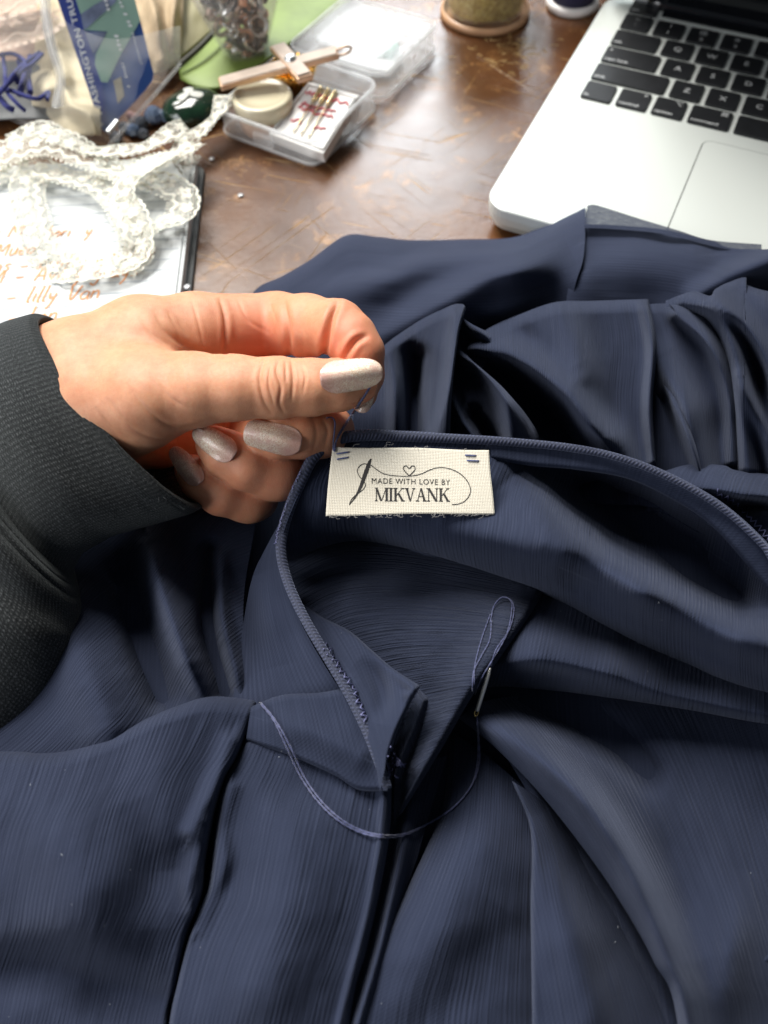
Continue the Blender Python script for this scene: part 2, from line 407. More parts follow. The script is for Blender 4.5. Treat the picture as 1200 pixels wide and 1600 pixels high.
index = Field().chain([(430, 507, -138, 50), (478, 508, -78, 47), (528, 512, -20, 43)], 14).chain([(528, 512, -20, 43), (548, 527, -2, 39), (562, 550, 6, 37)], 10)
index.chain([(562, 550, 6, 37), (566, 585, 0, 33), (563, 614, -10, 27)], 10)
palm.join(index, 10)
mid = Field().chain([(395, 585, -175, 46), (505, 672, -45, 42)], 14).chain([(512, 674, -34, 42), (498, 676, 0, 40), (470, 678, 18, 37)], 12).chain([(470, 678, 18, 37), (436, 681, 22, 34.5), (412, 680, 20, 29)], 12)
palm.join(mid, 6)
ring = Field().chain([(370, 645, -200, 42), (440, 738, -70, 40)], 14).chain([(440, 735, -70, 40), (430, 736, -28, 41), (385, 726, -6, 39)], 26).chain([(385, 726, -6, 39), (352, 708, -6, 36), (334, 694, -8, 29)], 12)
palm.join(ring, 6)
pink = Field().chain([(340, 700, -215, 40), (395, 775, -120, 35)], 14).chain([(395, 775, -120, 35), (388, 775, -74, 37), (345, 768, -50, 36)], 26).chain([(345, 768, -50, 36), (314, 749, -44, 32), (297, 734, -42, 25)], 12)
palm.join(pink, 6)
SDF = palm.f
def surf_z(px, py, zmin=-260):
    i = int(round((px - LO[0]) / VX)); j = int(round((py - LO[1]) / VX)); col = SDF[i, j]
    k = np.nonzero(col < 0)[0]
    if not len(k): return None
    k = k[-1]; a, b = col[k], col[min(k + 1, len(col) - 1)]
    return GX[2][k] + VX * (a / (a - b) if a != b else 0)

HV, HF = surface_nets(SDF)
def smooth(V, Fq, it, lam=0.5):
    E = np.vstack([Fq[:, [0, 1]], Fq[:, [1, 2]], Fq[:, [2, 3]], Fq[:, [3, 0]]]); n = len(V)
    deg = np.bincount(E[:, 0], minlength=n) + np.bincount(E[:, 1], minlength=n)
    for k in range(it):
        S = np.zeros_like(V)
        for c in range(3): S[:, c] = np.bincount(E[:, 0], V[E[:, 1], c], n) + np.bincount(E[:, 1], V[E[:, 0], c], n)
        V = V + (lam if k % 2 == 0 else -lam * 0.95) * (S / np.maximum(deg, 1)[:, None] - V)
    return V
HV = smooth(HV, HF, 6)
def subdivide(V, Fq):            # one linear quad subdivision
    E = np.vstack([Fq[:, [0, 1]], Fq[:, [1, 2]], Fq[:, [2, 3]], Fq[:, [3, 0]]]); Es = np.sort(E, 1)
    key = Es[:, 0].astype(np.int64) * len(V) + Es[:, 1]; uq, first, inv = np.unique(key, return_index=True, return_inverse=True)
    mid_ = (V[Es[first, 0]] + V[Es[first, 1]]) / 2; fc = V[Fq].mean(1); n = len(V); m = len(mid_); q = len(Fq)
    e = (n + inv.reshape(4, q)).T; c = n + m + np.arange(q)
    Fn = np.vstack([np.stack([Fq[:, i], e[:, i], c, e[:, (i - 1) % 4]], 1) for i in range(4)])
    return np.vstack([V, mid_, fc]), Fn
HV, HF = subdivide(HV, HF); HV = smooth(HV, HF, 4)
def vnormals(V, Fq):
    n = np.cross(V[Fq[:, 2]] - V[Fq[:, 0]], V[Fq[:, 3]] - V[Fq[:, 1]]); N = np.zeros_like(V)
    for k in range(4):
        for c in range(3): N[:, c] += np.bincount(Fq[:, k], n[:, c], len(V))
    return N / (np.linalg.norm(N, axis=1)[:, None] + 1e-9)
HN = vnormals(HV, HF)
g = np.stack(np.gradient(SDF), -1); ii = np.clip(np.round((HV - LO) / VX).astype(int), 0, NG - 1); gv = g[ii[:, 0], ii[:, 1], ii[:, 2]]
if np.mean((HN * gv).sum(1) > 0) < 0.5: HN = -HN; HF = HF[:, ::-1]
# creases: furrows pressed into the skin along the lines the hand bends at
X, Y, Zc = HV[:, 0], HV[:, 1], HV[:, 2]
disp = np.zeros(len(HV))
def crease(pts, w, a, zmin=-400, zmax=400):
    global disp
    P = cr(np.array([(x, y, 1.0) for x, y in pts]), 24); P[:, 2] = np.sin(np.linspace(0.12, np.pi - 0.12, 24)) ** 0.6
    k = (X > P[:, 0].min() - 20) & (X < P[:, 0].max() + 20) & (Y > P[:, 1].min() - 20) & (Y < P[:, 1].max() + 20) & (Zc > zmin) & (Zc < zmax) & (HN[:, 2] > -0.1)
    d, _, am = polydist(X[k], Y[k], P)
    disp[k] -= am * a * (np.exp(-(d / w) ** 2) - 0.35 * np.exp(-((d - 2.3 * w) / (1.4 * w)) ** 2))
ZT = 20
for pts, w, a in [([(413, 562), (406, 590), (412, 625), (424, 645)], 3.0, 1.9), ([(436, 562), (432, 580), (439, 605), (437, 630), (444, 645)], 2.8, 1.8),
                  ([(455, 563), (458, 590), (456, 625)], 2.5, 1.4), ([(472, 570), (477, 590), (474, 612)], 2.2, 1.0), ([(424, 566), (420, 600), (428, 632)], 2.0, 1.0), ([(446, 566), (447, 595)], 2.0, 1.0)]:
    crease(pts, w, a, ZT)
for pts, w, a in [([(242, 488), (262, 520), (296, 543), (330, 553)], 5, 2.2), ([(205, 610), (235, 645), (275, 668), (325, 662)], 3.5, 1.3), ([(170, 625), (205, 668), (255, 688), (300, 680)], 3.5, 1.4), ([(150, 640), (190, 688), (235, 702)], 3.2, 1.1),
                  ([(236, 585), (262, 618), (300, 642)], 3, 0.7), ([(220, 500), (238, 522), (262, 540)], 3, 0.8), ([(262, 486), (278, 520), (284, 535)], 2.6, 0.6)]:
    crease(pts, w, a, -80)
for pts, w, a in [([(344, 468), (352, 500), (352, 552)], 3.4, 3.2), ([(444, 470), (449, 510), (453, 556)], 5.0, 6.5), ([(300, 470), (310, 505), (318, 540)], 2.6, 0.8), ([(372, 470), (388, 500), (420, 520)], 2.6, 0.9), ([(420, 470), (432, 500), (440, 530)], 2.4, 0.7),
                  ([(528, 474), (518, 497), (510, 530), (507, 562)], 4.6, 9.0), ([(571, 526), (556, 533), (543, 550), (536, 566)], 4.2, 7.0)]:
    crease(pts, w, a, -200, 57)
for pts, w, a in [([(505, 655), (512, 672), (508, 695)], 3.0, 0.8), ([(488, 650), (494, 676), (489, 706)], 3, 0.8)]:
    crease(pts, w, a, -100)
# fine lines running across the thumb and heel of the hand
rg = np.random.RandomState(4)
disp += 0.08 * softnoise(X, Y * 0.5 + Zc * 0.3, 26, 3, 5) * 2
HVd = HV + HN * disp[:, None]
hand_w = HS(HVd)
def skin_mat():
    n = NT('skin'); at = n.n('ShaderNodeAttribute', attribute_name='flush'); v = n.coord('Object')
    mott = n.noise(v, 120, 6, 0.75); c0 = n.ramp(mott, [(0.34, (0.62, 0.275, 0.150)), (0.7, (0.75, 0.385, 0.225))])
    c = n.mix(at.outputs['Fac'], c0, (0.72, 0.215, 0.12))
    n.set(Base_Color=c, Roughness=n.math('ADD', n.math('MULTIPLY', n.noise(v, 700, 3), 0.18), 0.40), Subsurface_Weight=0.5, Subsurface_Scale=0.002, Specular_IOR_Level=0.42)
    n.b.inputs['Subsurface Radius'].default_value = (1.0, 0.36, 0.2)
    vo = n.n('ShaderNodeTexVoronoi', feature='DISTANCE_TO_EDGE'); vo.inputs['Scale'].default_value = 1500
    n.l(n.coord('Object', (1, 1.7, 1), (0, 0, 0.6)), vo.inputs['Vector'])
    cell = n.ramp(vo.outputs['Distance'], [(0.0, (0, 0, 0)), (0.22, (1, 1, 1))])
    ln = n.noise(n.coord('Object', (2600, 420, 900), (0, 0, 0.12)), 1, 3, 0.6)
    b = n.bump(cell, 0.00003, 0.8); b = n.bump(ln, 0.00007, 0.7, b); b = n.bump(n.noise(v, 700, 3), 0.00003, 0.5, b); n.l(b, n.b.inputs['Normal'])
    return n.m
person = empty('person', tuple(T(120, 700, 0.0)), 'left hand in dark sleeve pinching a blue thread, pearly nails', 'person')
hb = mesh('body', hand_w, HF, None, skin_mat())
# the skin's own redness: palm, fingertips and finger pads carry more blood colour than the back of the thumb
fl = np.zeros(len(HV))
def flush(cx, cy, cz, r, a):
    global fl
    fl = np.maximum(fl, a * np.exp(-(((X - cx) / r[0]) ** 2 + ((Y - cy) / r[1]) ** 2 + ((Zc - cz) / r[2]) ** 2)))
flush(410, 535, -100, (110, 55, 80), 0.95); flush(545, 540, 10, (60, 55, 70), 0.8); flush(350, 690, -40, (80, 50, 60), 0.55); flush(550, 625, 30, (60, 25, 50), 0.45); flush(430, 690, 0, (90, 60, 60), 0.3); flush(330, 790, -40, (90, 40, 60), 0.4); flush(410, 735, -20, (110, 60, 70), 0.5)
a = hb.data.attributes.new('flush', 'FLOAT', 'POINT'); a.data.foreach_set('value', fl.astype(np.float32))
setparent(hb, person)

def nail_mat():
    n = NT('pearl_nail_polish'); v = n.coord('Object')
    fl_ = n.n('ShaderNodeTexVoronoi'); fl_.inputs['Scale'].default_value = 3800; n.l(v, fl_.inputs['Vector'])
    c = n.ramp(fl_.outputs['Color'], [(0.15, (0.66, 0.42, 0.28)), (0.55, (0.92, 0.72, 0.54)), (0.9, (1.0, 0.94, 0.80))])
    c = n.mix(n.ramp(n.noise(v, 260, 3), [(0.45, (0, 0, 0)), (0.7, (0.7, 0.7, 0.7))]), c, (0.74, 0.44, 0.38))
    sep = n.n('ShaderNodeSeparateXYZ'); n.l(n.coord('UV'), sep.inputs[0]); c = n.mix(n.ramp(sep.outputs[1], [(0.05, (0.75, 0.75, 0.75)), (0.5, (0, 0, 0))]), c, (0.62, 0.30, 0.24))   # sheer pink towards the cuticle
    n.set(Base_Color=c, Metallic=0.08, Roughness=0.30, Specular_IOR_Level=0.7, Coat_Weight=0.7, Coat_Roughness=0.06)
    n.l(n.bump(fl_.outputs['Distance'], 0.00012, 0.8), n.b.inputs['Normal']); return n.m
NAIL = nail_mat()
def nail(base, tip, hw, bulge, zb, zt, taper=0.75, arc=5, thick=3.0, tilt=0.0, fit=True, sq=2.6):
    b = np.array(base, float); t = np.array(tip, float); ax = t - b; L = np.linalg.norm(ax); ax /= L; pe = np.array([-ax[1], ax[0]])
    nu, nv = 25, 33; U, Vv = np.meshgrid(np.linspace(-1, 1, nu), np.linspace(0, 1, nv))
    # outline: rounded cuticle, nearly parallel sides, narrowed rounded tip
    wv = np.where(Vv < 0.28, np.sqrt(np.clip(1 - ((0.28 - Vv) / 0.30) ** 2, 0.02, 1)), 1 - (1 - taper) * np.clip((Vv - 0.28) / 0.5, 0, 1) ** 1.6)
    endr = np.clip((Vv - 0.62) / 0.38, 0, 1); wv = wv * np.sqrt(np.clip(1 - 0.95 * endr ** sq, 0.03, 1))
    pxy = b + ax * (Vv[..., None] * L) + pe * (U * hw * wv)[..., None]
    z = zb + (zt - zb) * Vv + arc * np.sin(np.pi * Vv) - bulge * (U * wv) ** 2 + tilt * U * wv
    if fit:                       # the plate lies on the nail bed wherever the finger is under it
        sz = np.array([[(lambda q: q if q is not None else -999)(surf_z(*p)) for p in row] for row in pxy])
        lift = np.where((sz > z - 30) & (sz < z + 30), sz + 1.2 - z, -9); z = z + max(0.0, float(np.percentile(lift[: int(nv * .7)], 90)))
        z = np.where(lift > -9, np.maximum(z, sz + 1.0), z)
        for _ in range(3): z[1:-1, 1:-1] = (z[1:-1, 1:-1] * 2 + z[:-2, 1:-1] + z[2:, 1:-1] + z[1:-1, :-2] + z[1:-1, 2:]) / 6
    top = np.concatenate([pxy, z[..., None]], -1).reshape(-1, 3); und = top.copy(); und[:, 2] -= thick
    Fq = [tuple(f) for f in grid_faces(nu, nv)]; n0 = nu * nv
    Fq += [tuple(i + n0 for i in f[::-1]) for f in Fq]
    rim = [i for i in range(nu)] + [j * nu + nu - 1 for j in range(1, nv)] + [(nv - 1) * nu + i for i in range(nu - 2, -1, -1)] + [j * nu for j in range(nv - 2, 0, -1)]
    for i in range(len(rim)): a_, c_ = rim[i], rim[(i + 1) % len(rim)]; Fq.append((a_, c_, c_ + n0, a_ + n0))
    uvn = np.stack([U, Vv], -1).reshape(-1, 2); o = mesh('fingernail', HS(np.vstack([top, und])), Fq, None, NAIL, True, np.vstack([uvn, uvn])); setparent(o, person); return o
z = surf_z(510, 592); nail((500, 592), (598, 580), 26, 22, z + 0.5, z - 6, 0.92, 8, 3.5, -6)
z = surf_z(462, 692); nail((471, 694), (381, 673), 24, 18, z - 1, surf_z(415, 676) - 3, 0.92, 6, 3.5, 2, True, 5.0)
z = surf_z(365, 708); nail((366, 713), (303, 670), 21, 15, z - 3, surf_z(335, 690) - 10, 0.85, 5, 3.5, 2)
z = surf_z(312, 752); nail((313, 755), (268, 700), 17, 13, z - 2, surf_z(298, 735) - 12, 0.85, 5, 3.5, 2)
nail((572, 592), (564, 645), 17, 12, 27, 22, 0.9, 4, 3.0, -6, False)

# ------------------------------------------------------------------ sleeve: a loft of rings round the wrist
def sleeve():
    n = NT('charcoal_knit'); uv = n.coord('UV')
    w1 = n.n('ShaderNodeTexWave', wave_type='BANDS', bands_direction='X'); w1.inputs['Scale'].default_value = 0.30; w1.inputs['Distortion'].default_value = 1.6; w1.inputs['Detail'].default_value = 2; w1.inputs['Detail Scale'].default_value = 3; n.l(uv, w1.inputs['Vector'])
    w2 = n.n('ShaderNodeTexWave', wave_type='BANDS', bands_direction='Y'); w2.inputs['Scale'].default_value = 0.42; w2.inputs['Distortion'].default_value = 2.0; n.l(uv, w2.inputs['Vector'])
    k = n.math('MULTIPLY', w1.outputs['Fac'], w2.outputs['Fac']); fz = n.noise(uv, 1.5, 5, 0.8)
    c = n.ramp(n.math('ADD', n.math('MULTIPLY', k, 0.16), n.math('MULTIPLY', fz, 0.95)), [(0.36, (0.004, 0.005, 0.006)), (0.54, (0.024, 0.026, 0.028)), (0.70, (0.12, 0.125, 0.13))])
    n.set(Base_Color=c, Roughness=0.95, Specular_IOR_Level=0.15, Sheen_Weight=0.35, Sheen_Roughness=0.5, Sheen_Tint=(0.5, 0.55, 0.55))
    b = n.bump(k, 0.00012, 0.8); b = n.bump(fz, 0.0009, 0.9, b); n.l(b, n.b.inputs['Normal']); km = n.m
    #        UL silhouette, LR silhouette, bulge (dx, dy) of the near half, z radius, z centre
    rings = [((58, 506), (308, 786), (-26, 22), 100, -38), ((62, 498), (314, 792), (-28, 24), 106, -38), ((48, 494), (300, 799), (-30, 26), 109, -38), ((10, 505), (245, 815), (-30, 28), 112, -38), ((-40, 525), (180, 832), (-28, 28), 116, -40),
             ((-85, 555), (126, 862), (-24, 26), 118, -42), ((-112, 590), (110, 893), (-22, 24), 116, -44), ((-122, 612), (116, 915), (-20, 22), 121, -46), ((-140, 650), (126, 950), (-20, 20), 128, -48),
             ((-170, 720), (124, 1005), (-18, 20), 130, -50), ((-205, 800), (90, 1080), (-16, 18), 126, -52), ((-250, 880), (30, 1160), (-14, 16), 122, -56), ((-310, 980), (-60, 1250), (-12, 14), 118, -60), ((-420, 1110), (-190, 1400), (-12, 14), 125, -70), ((-560, 1270), (-350, 1600), (-12, 14), 135, -90)]
    R_ = np.array([[*a_, *b_, *c_, d_, e_] for a_, b_, c_, d_, e_ in rings], float)
    nr, ns = 256, 160; s = np.linspace(0, len(R_) - 1, nr)
    Rr = np.stack([np.interp(s, np.arange(len(R_)), R_[:, k]) for k in range(8)], 1)
    for _ in range(10): Rr[10:-1] = (Rr[9:-2] + Rr[10:-1] * 2 + Rr[11:]) / 4
    th = np.linspace(0, 2 * np.pi, ns, endpoint=False); V = np.zeros((nr, ns, 3))
    for i in range(nr):
        ul, lr, bu, rz, cz = Rr[i, :2], Rr[i, 2:4], Rr[i, 4:6], Rr[i, 6], Rr[i, 7]
        c0 = (ul + lr) / 2; a_ = (lr - ul) / 2; sn = np.sin(th); cs = np.cos(th)
        sq = np.sign(sn) * np.abs(sn) ** 0.85
        V[i, :, :2] = c0 + a_ * cs[:, None] + bu * sn[:, None]; V[i, :, 2] = cz + rz * sq
    Xs, Ys, Zs = V[..., 0], V[..., 1], V[..., 2]
    S = np.repeat(s[:, None], ns, 1); Th = np.repeat(th[None], nr, 0); near = np.clip(np.sin(Th), 0, 1)
    # folds: rolls below the cuff band, a soft dent above the seam, gathers at the seam
    dz = 15 * near * np.exp(-((S - 8.3 - 0.5 * np.cos(Th)) / 0.8) ** 2) - 24 * near * np.exp(-((S - 5.6 - 0.4 * np.cos(Th)) / 0.75) ** 2) + 12 * near * np.exp(-((S - 3.6 - 0.5 * np.cos(Th)) / 0.9) ** 2)
    dz += 10 * near * np.exp(-((S - 10.0 + 0.7 * np.cos(Th)) / 0.7) ** 2) - 14 * near * np.exp(-((S - 9.2 + 0.8 * np.cos(Th)) / 0.45) ** 2)
    dz += 4.5 * softnoise(S * 60, Th * 70, 120, 8) * near + 1.2 * softnoise(S * 60, Th * 70, 26, 9) * near
    dz -= 9 * near * np.exp(-((S - 6.9) / 0.10) ** 2); dz -= 8 * near * np.exp(-((S - 7.5) / 0.10) ** 2); dz += 6 * near * np.exp(-((S - 7.2) / 0.2) ** 2)
    Zs += dz
    edge = np.exp(-((S - 1.2) / 0.5) ** 2); Xs += edge * 2.0 * softnoise(Th * 60, S, 40, 5); Ys += edge * 2.0 * softnoise(Th * 60, S, 40, 6)
    uvm = np.stack([Th * 22, S * 11], -1).reshape(-1, 2)
    Fq = []
    for i in range(nr - 1):
        for k_ in range(ns): Fq.append((i * ns + k_, (i + 1) * ns + k_, (i + 1) * ns + (k_ + 1) % ns, i * ns + (k_ + 1) % ns))
    o = mesh('sleeve', HS(V.reshape(-1, 3)), Fq, None, km, True, uvm); setparent(o, person)
    so = o.modifiers.new('thickness', 'SOLIDIFY'); so.thickness = 0.0012; so.offset = 0
    # fuzz along the raw cuff edge
    rgz = random.Random(3); parts = []
    for _ in range(900):
        i = int(rgz.triangular(4, 60, 16)) if rgz.random() < .6 else rgz.randrange(10, nr - 1); k_ = rgz.randrange(4, ns // 2 - 2)
        p = V[i, k_]; a_ = p + np.array([rgz.gauss(0, 2.0), rgz.gauss(0, 2.0), rgz.uniform(1, 4)]); b_ = a_ + np.array([rgz.gauss(0, 3.0), rgz.gauss(0, 3.0), rgz.uniform(-1, 2)])
        q = np.array([rgz.gauss(0, 1), rgz.gauss(0, 1), 0]); q = q / (np.linalg.norm(q) + 1e-6) * 0.5
        parts.append((HS(np.array([p - q, p + q, a_ + q * .8, b_, a_ - q * .8])), [(0, 1, 2, 4), (4, 2, 3)]))
    Vf, Ff = merge(parts); f = mesh('sleeve_lint', Vf, Ff, None, plain('lint_grey', (0.06, 0.065, 0.068), 0.9)); f['kind'] = 'stuff'; f.parent = o; f.matrix_parent_inverse = o.matrix_world.inverted()
sleeve()
# ------------------------------------------------------------------ the navy dress
def cloth_mat(name='navy_crinkle_cloth', sheer=0.0, rib=1.0, tint=1.0, wave=0.26):
    tint *= 1.28
    n = NT(name); uv = n.coord('UV')
    # crinkle: fine ribs along the grain (v), about a millimetre and a half apart, uneven and broken up lengthways
    w1 = n.n('ShaderNodeTexWave', wave_type='BANDS', bands_direction='X'); w1.inputs['Scale'].default_value = 0.22; w1.inputs['Distortion'].default_value = 3.0; w1.inputs['Detail'].default_value = 3; w1.inputs['Detail Scale'].default_value = 0.5
    n.l(n.coord('UV', (1, 0.03, 1)), w1.inputs['Vector'])
    r2 = n.noise(n.coord('UV', (1.6, 0.025, 1), (0, 0, 0.02)), 1.0, 3, 0.6, 0.1); r3 = n.noise(n.coord('UV', (0.30, 0.03, 1)), 1.0, 2)
    gate = n.ramp(n.noise(n.coord('UV', (0.10, 0.03, 1)), 1.0, 3), [(0.35, (0.15, 0.15, 0.15)), (0.65, (1, 1, 1))])
    rb = n.math('ADD', n.math('MULTIPLY', n.math('MULTIPLY', w1.outputs['Fac'], gate), wave), n.math('MULTIPLY', r2, 0.96 - wave))
    wv = n.n('ShaderNodeTexWave', wave_type='BANDS', bands_direction='DIAGONAL'); wv.inputs['Scale'].default_value = 0.55; wv.inputs['Distortion'].default_value = 0.8; n.l(uv, wv.inputs['Vector'])
    fine = n.noise(uv, 3.2, 2)
    c = n.ramp(rb, [(0.15, (0.0088 * tint, 0.0122 * tint, 0.0265 * tint)), (0.45, (0.0150 * tint, 0.0196 * tint, 0.0390 * tint)), (0.85, (0.0265 * tint, 0.0330 * tint, 0.060 * tint))])
    c = n.mix(n.math('MULTIPLY', fine, 0.35), c, (0.028 * tint, 0.0345 * tint, 0.055 * tint))
    n.set(Base_Color=c, Roughness=0.85, Specular_IOR_Level=0.12, Sheen_Weight=0.16, Sheen_Roughness=0.5, Sheen_Tint=(0.55, 0.62, 0.85))
    b = n.bump(rb, 0.00056 * rib, 1.0); b = n.bump(r3, 0.0008 * rib, 0.3, b); b = n.bump(n.math('ADD', n.math('MULTIPLY', wv.outputs['Fac'], 0.5), fine), 0.00010, 0.6, b); n.l(b, n.b.inputs['Normal'])
    if sheer:
        tr = n.n('ShaderNodeBsdfTransparent'); mx = n.n('ShaderNodeMixShader')
        spk = n.ramp(n.noise(n.coord('UV', (1.2, 0.35, 1)), 1.0, 4, 0.7, 0.6), [(0.35, (sheer * .25, sheer * .25, sheer * .25)), (0.75, (sheer, sheer, sheer))])
        n.l(spk, mx.inputs[0]); n.l(n.b.outputs[0], mx.inputs[1]); n.l(tr.outputs[0], mx.inputs[2]); n.l(mx.outputs[0], n.out.inputs[0])
    return n.m
CLOTH = cloth_mat(); SMOOTHCLOTH = cloth_mat('navy_smooth_cloth', 0, 0.22, 1.0); CRINKLE = cloth_mat('navy_deep_crinkle_cloth', 0, 4.5, 0.95, 0.10); SHEER = cloth_mat('navy_sheer_hem', 0.24, 0.6)
dress = empty('dress', tuple(T(600, 1000, 0.0)), 'navy crinkle dress heaped on the table, neckline turned inside out', 'dress')
SHEETS = {}; RA = 1.8
def beyond(pts):                 # carries the cloth on well past the frame
    out = []
    for p in pts:
        x, y = p[0], p[1]
        x = 1250 + (x - 1250) * 4 if x > 1250 else (-30 + (x + 30) * 5 if x < -30 else x); y = 1690 + (y - 1690) * 5 if y > 1690 else y
        out.append((x, y) + tuple(p[2:]))
    return out
def sheet(name, top, bot, left, right, base, ridges=(), roll=None, nu=200, nv=200, mat=None, grain='v', wr=0.6, seed=1, rot=0.0, part='panel', label=None, uvs=1.0, pleat=0.3):
    top, bot, left, right, base = map(beyond, (top, bot, left, right, base))
    G = coons(top, bot, left, right, nu, nv); Xg, Yg = G[..., 0], G[..., 1]
    hv = [b[2] for b in base]; h = np.clip(tps(base, Xg, Yg), min(hv) - 5, max(hv) + 5)
    for pts, wl, wr_ in ridges:
        P = cr(pts, 40); d, sg, am = polydist(Xg, Yg, P); am = am * RA
        w = np.where(sg < 0, wl, wr_); q = d / w
        h = h + am * np.exp(-q * q * 0.9) if (wl > 0) else h
    h = h + wr * (softnoise(Xg, Yg, 90, seed) * 0.9 + softnoise(Xg, Yg, 40, seed + 50) * 0.12)
    uu = np.linspace(0, 1, nu)[None] * np.linalg.norm(G[nv // 2, -1] - G[nv // 2, 0]) + 0 * Xg; vv2 = np.linspace(0, 1, nv)[:, None] * np.linalg.norm(G[-1, nu // 2] - G[0, nu // 2]) + 0 * Xg
    ga, gb = (uu, vv2) if grain == 'v' else (vv2, uu)      # small wrinkles that run with the grain
    h = h + pleat * (0.6 * softnoise(ga, gb * 0.16, 46, seed + 7, 9) + 0.35 * softnoise(ga, gb * 0.12, 21, seed + 8, 9)) * (0.4 + 0.6 * softnoise(Xg, Yg, 160, seed + 9) ** 2 * 3)
    Lv = np.linalg.norm(np.diff(G, axis=0), axis=2); Lu = np.linalg.norm(np.diff(G, axis=1), axis=2)
    dv = np.vstack([np.zeros((1, nu)), np.cumsum(Lv, 0)]); du = np.hstack([np.zeros((nv, 1)), np.cumsum(Lu, 1)])
    ed = {'top': dv, 'bot': dv[-1:] - dv, 'left': du, 'right': du[:, -1:] - du}
    for k, (R_, drop) in (roll or {}).items():
        s_ = np.clip(ed[k] / R_, 0, 1); h = h - drop * (1 - np.sqrt(np.clip(1 - (1 - s_) ** 2, 0, 1)))
    h = np.maximum(h, 0.6)
    P = T(Xg, Yg, h / 1000.0)
    # cloth coordinates in millimetres
    mu = np.hstack([np.zeros((nv, 1)), np.cumsum(np.linalg.norm(np.diff(P, axis=1), axis=2), 1)]).mean(0)[None] * 1000 + 0 * Xg
    mv = np.vstack([np.zeros((1, nu)), np.cumsum(np.linalg.norm(np.diff(P, axis=0), axis=2), 0)]).mean(1)[:, None] * 1000 + 0 * Xg
    a_, b_ = (mu, mv) if grain == 'v' else (mv, mu)
    c_, s_ = math.cos(rot), math.sin(rot); uv = np.stack([(a_ * c_ + b_ * s_ + seed * 37) * uvs, (-a_ * s_ + b_ * c_ + seed * 91) * uvs], -1).reshape(-1, 2)
    o = mesh(part, P.reshape(-1, 3), grid_faces(nu, nv), None, mat or CLOTH, True, uv); setparent(o, dress)
    if label: o['label'] = label
    SHEETS[name] = o; return o

# lining: the layer of cloth under everything, on the table
sheet('under', [(-120, 600), (300, 640), (700, 560), (1330, 520)], [(-160, 1760), (600, 1780), (1400, 1760)], [(-120, 600), (-160, 1760)], [(1330, 520), (1400, 1760)],
      [(0, 900, 3), (600, 700, 6), (600, 1200, 3), (1200, 700, 6), (1200, 1400, 3), (200, 1500, 3), (600, 900, 5)], [], None, 120, 120, SMOOTHCLOTH, wr=1.5, seed=3, part='lining')

# far skirt: rests on the table and on the laptop's front edge
sheet('far', [(372, 500), (400, 452), (440, 432), (486, 405), (540, 368), (590, 370), (640, 375), (720, 374), (800, 371), (850, 352), (915, 324)], [(372, 640), (600, 660), (890, 640)], [(372, 500), (372, 640)], [(915, 324), (912, 400), (895, 470), (890, 640)],
      [(400, 470, 6), (480, 430, 10), (540, 385, 10), (700, 385, 9), (850, 365, 16), (915, 330, 25), (905, 440, 30), (600, 470, 16), (500, 520, 10), (700, 470, 20), (800, 430, 24), (650, 560, 4), (750, 540, 5), (880, 600, 2), (870, 520, 8), (400, 620, 4), (600, 640, 1)],
      [([(470, 470, 0), (560, 445, 4), (640, 415, 6), (720, 400, 6), (800, 396, 6), (860, 370, 4), (905, 335, 0)], 20, 34),
       ([(540, 560, 0), (640, 505, 5), (700, 470, 7), (760, 440, 7), (830, 420, 6), (890, 390, 1)], 22, 34),
       ([(500, 436, 0), (600, 418, -2), (660, 393, -2.5), (760, 382, -2), (850, 360, 0)], 14, 12),
       ([(640, 560, 0), (720, 515, 3), (800, 485, 4), (870, 465, 0)], 26, 34)],
      dict(top=(26, 8), left=(20, 5)), 220, 140, SMOOTHCLOTH, 'u', 0.5, 11, part='skirt_panel', pleat=0.6)
sheet('far_right', [(905, 345), (912, 350), (960, 353), (1040, 362), (1110, 380), (1190, 396), (1330, 385)], [(880, 640), (1100, 640), (1330, 640)], [(905, 345), (905, 400), (885, 470), (880, 640)], [(1330, 370), (1330, 640)],
      [(905, 325, 24), (1000, 345, 22), (1110, 377, 22), (1330, 372, 22), (900, 450, 26), (1000, 420, 24), (1100, 440, 26), (1200, 430, 32), (900, 620, 3), (1300, 620, 4), (1000, 540, 8), (1200, 540, 10)],
      [([(1090, 462, 4), (1150, 425, 9), (1230, 395, 9)], 14, 30), ([(930, 420, 2), (1000, 405, 3), (1080, 400, 3)], 30, 40)],
      None, 200, 130, SMOOTHCLOTH, 'u', 0.5, 12, part='skirt_panel', pleat=0.6)
sheet('hem', [(918, 321), (930, 320), (960, 329), (1000, 342), (1060, 360), (1110, 375), (1190, 382)], [(912, 356), (960, 358), (1040, 366), (1110, 384), (1190, 400)], [(918, 321), (912, 356)], [(1190, 382), (1190, 400)],
      [(915, 325, 27), (1000, 345, 25), (1110, 378, 25), (1190, 385, 25), (915, 356, 29), (1040, 366, 29), (1190, 400, 28)], [], None, 80, 12, SHEER, 'u', 0.1, 13, part='sheer_hem')

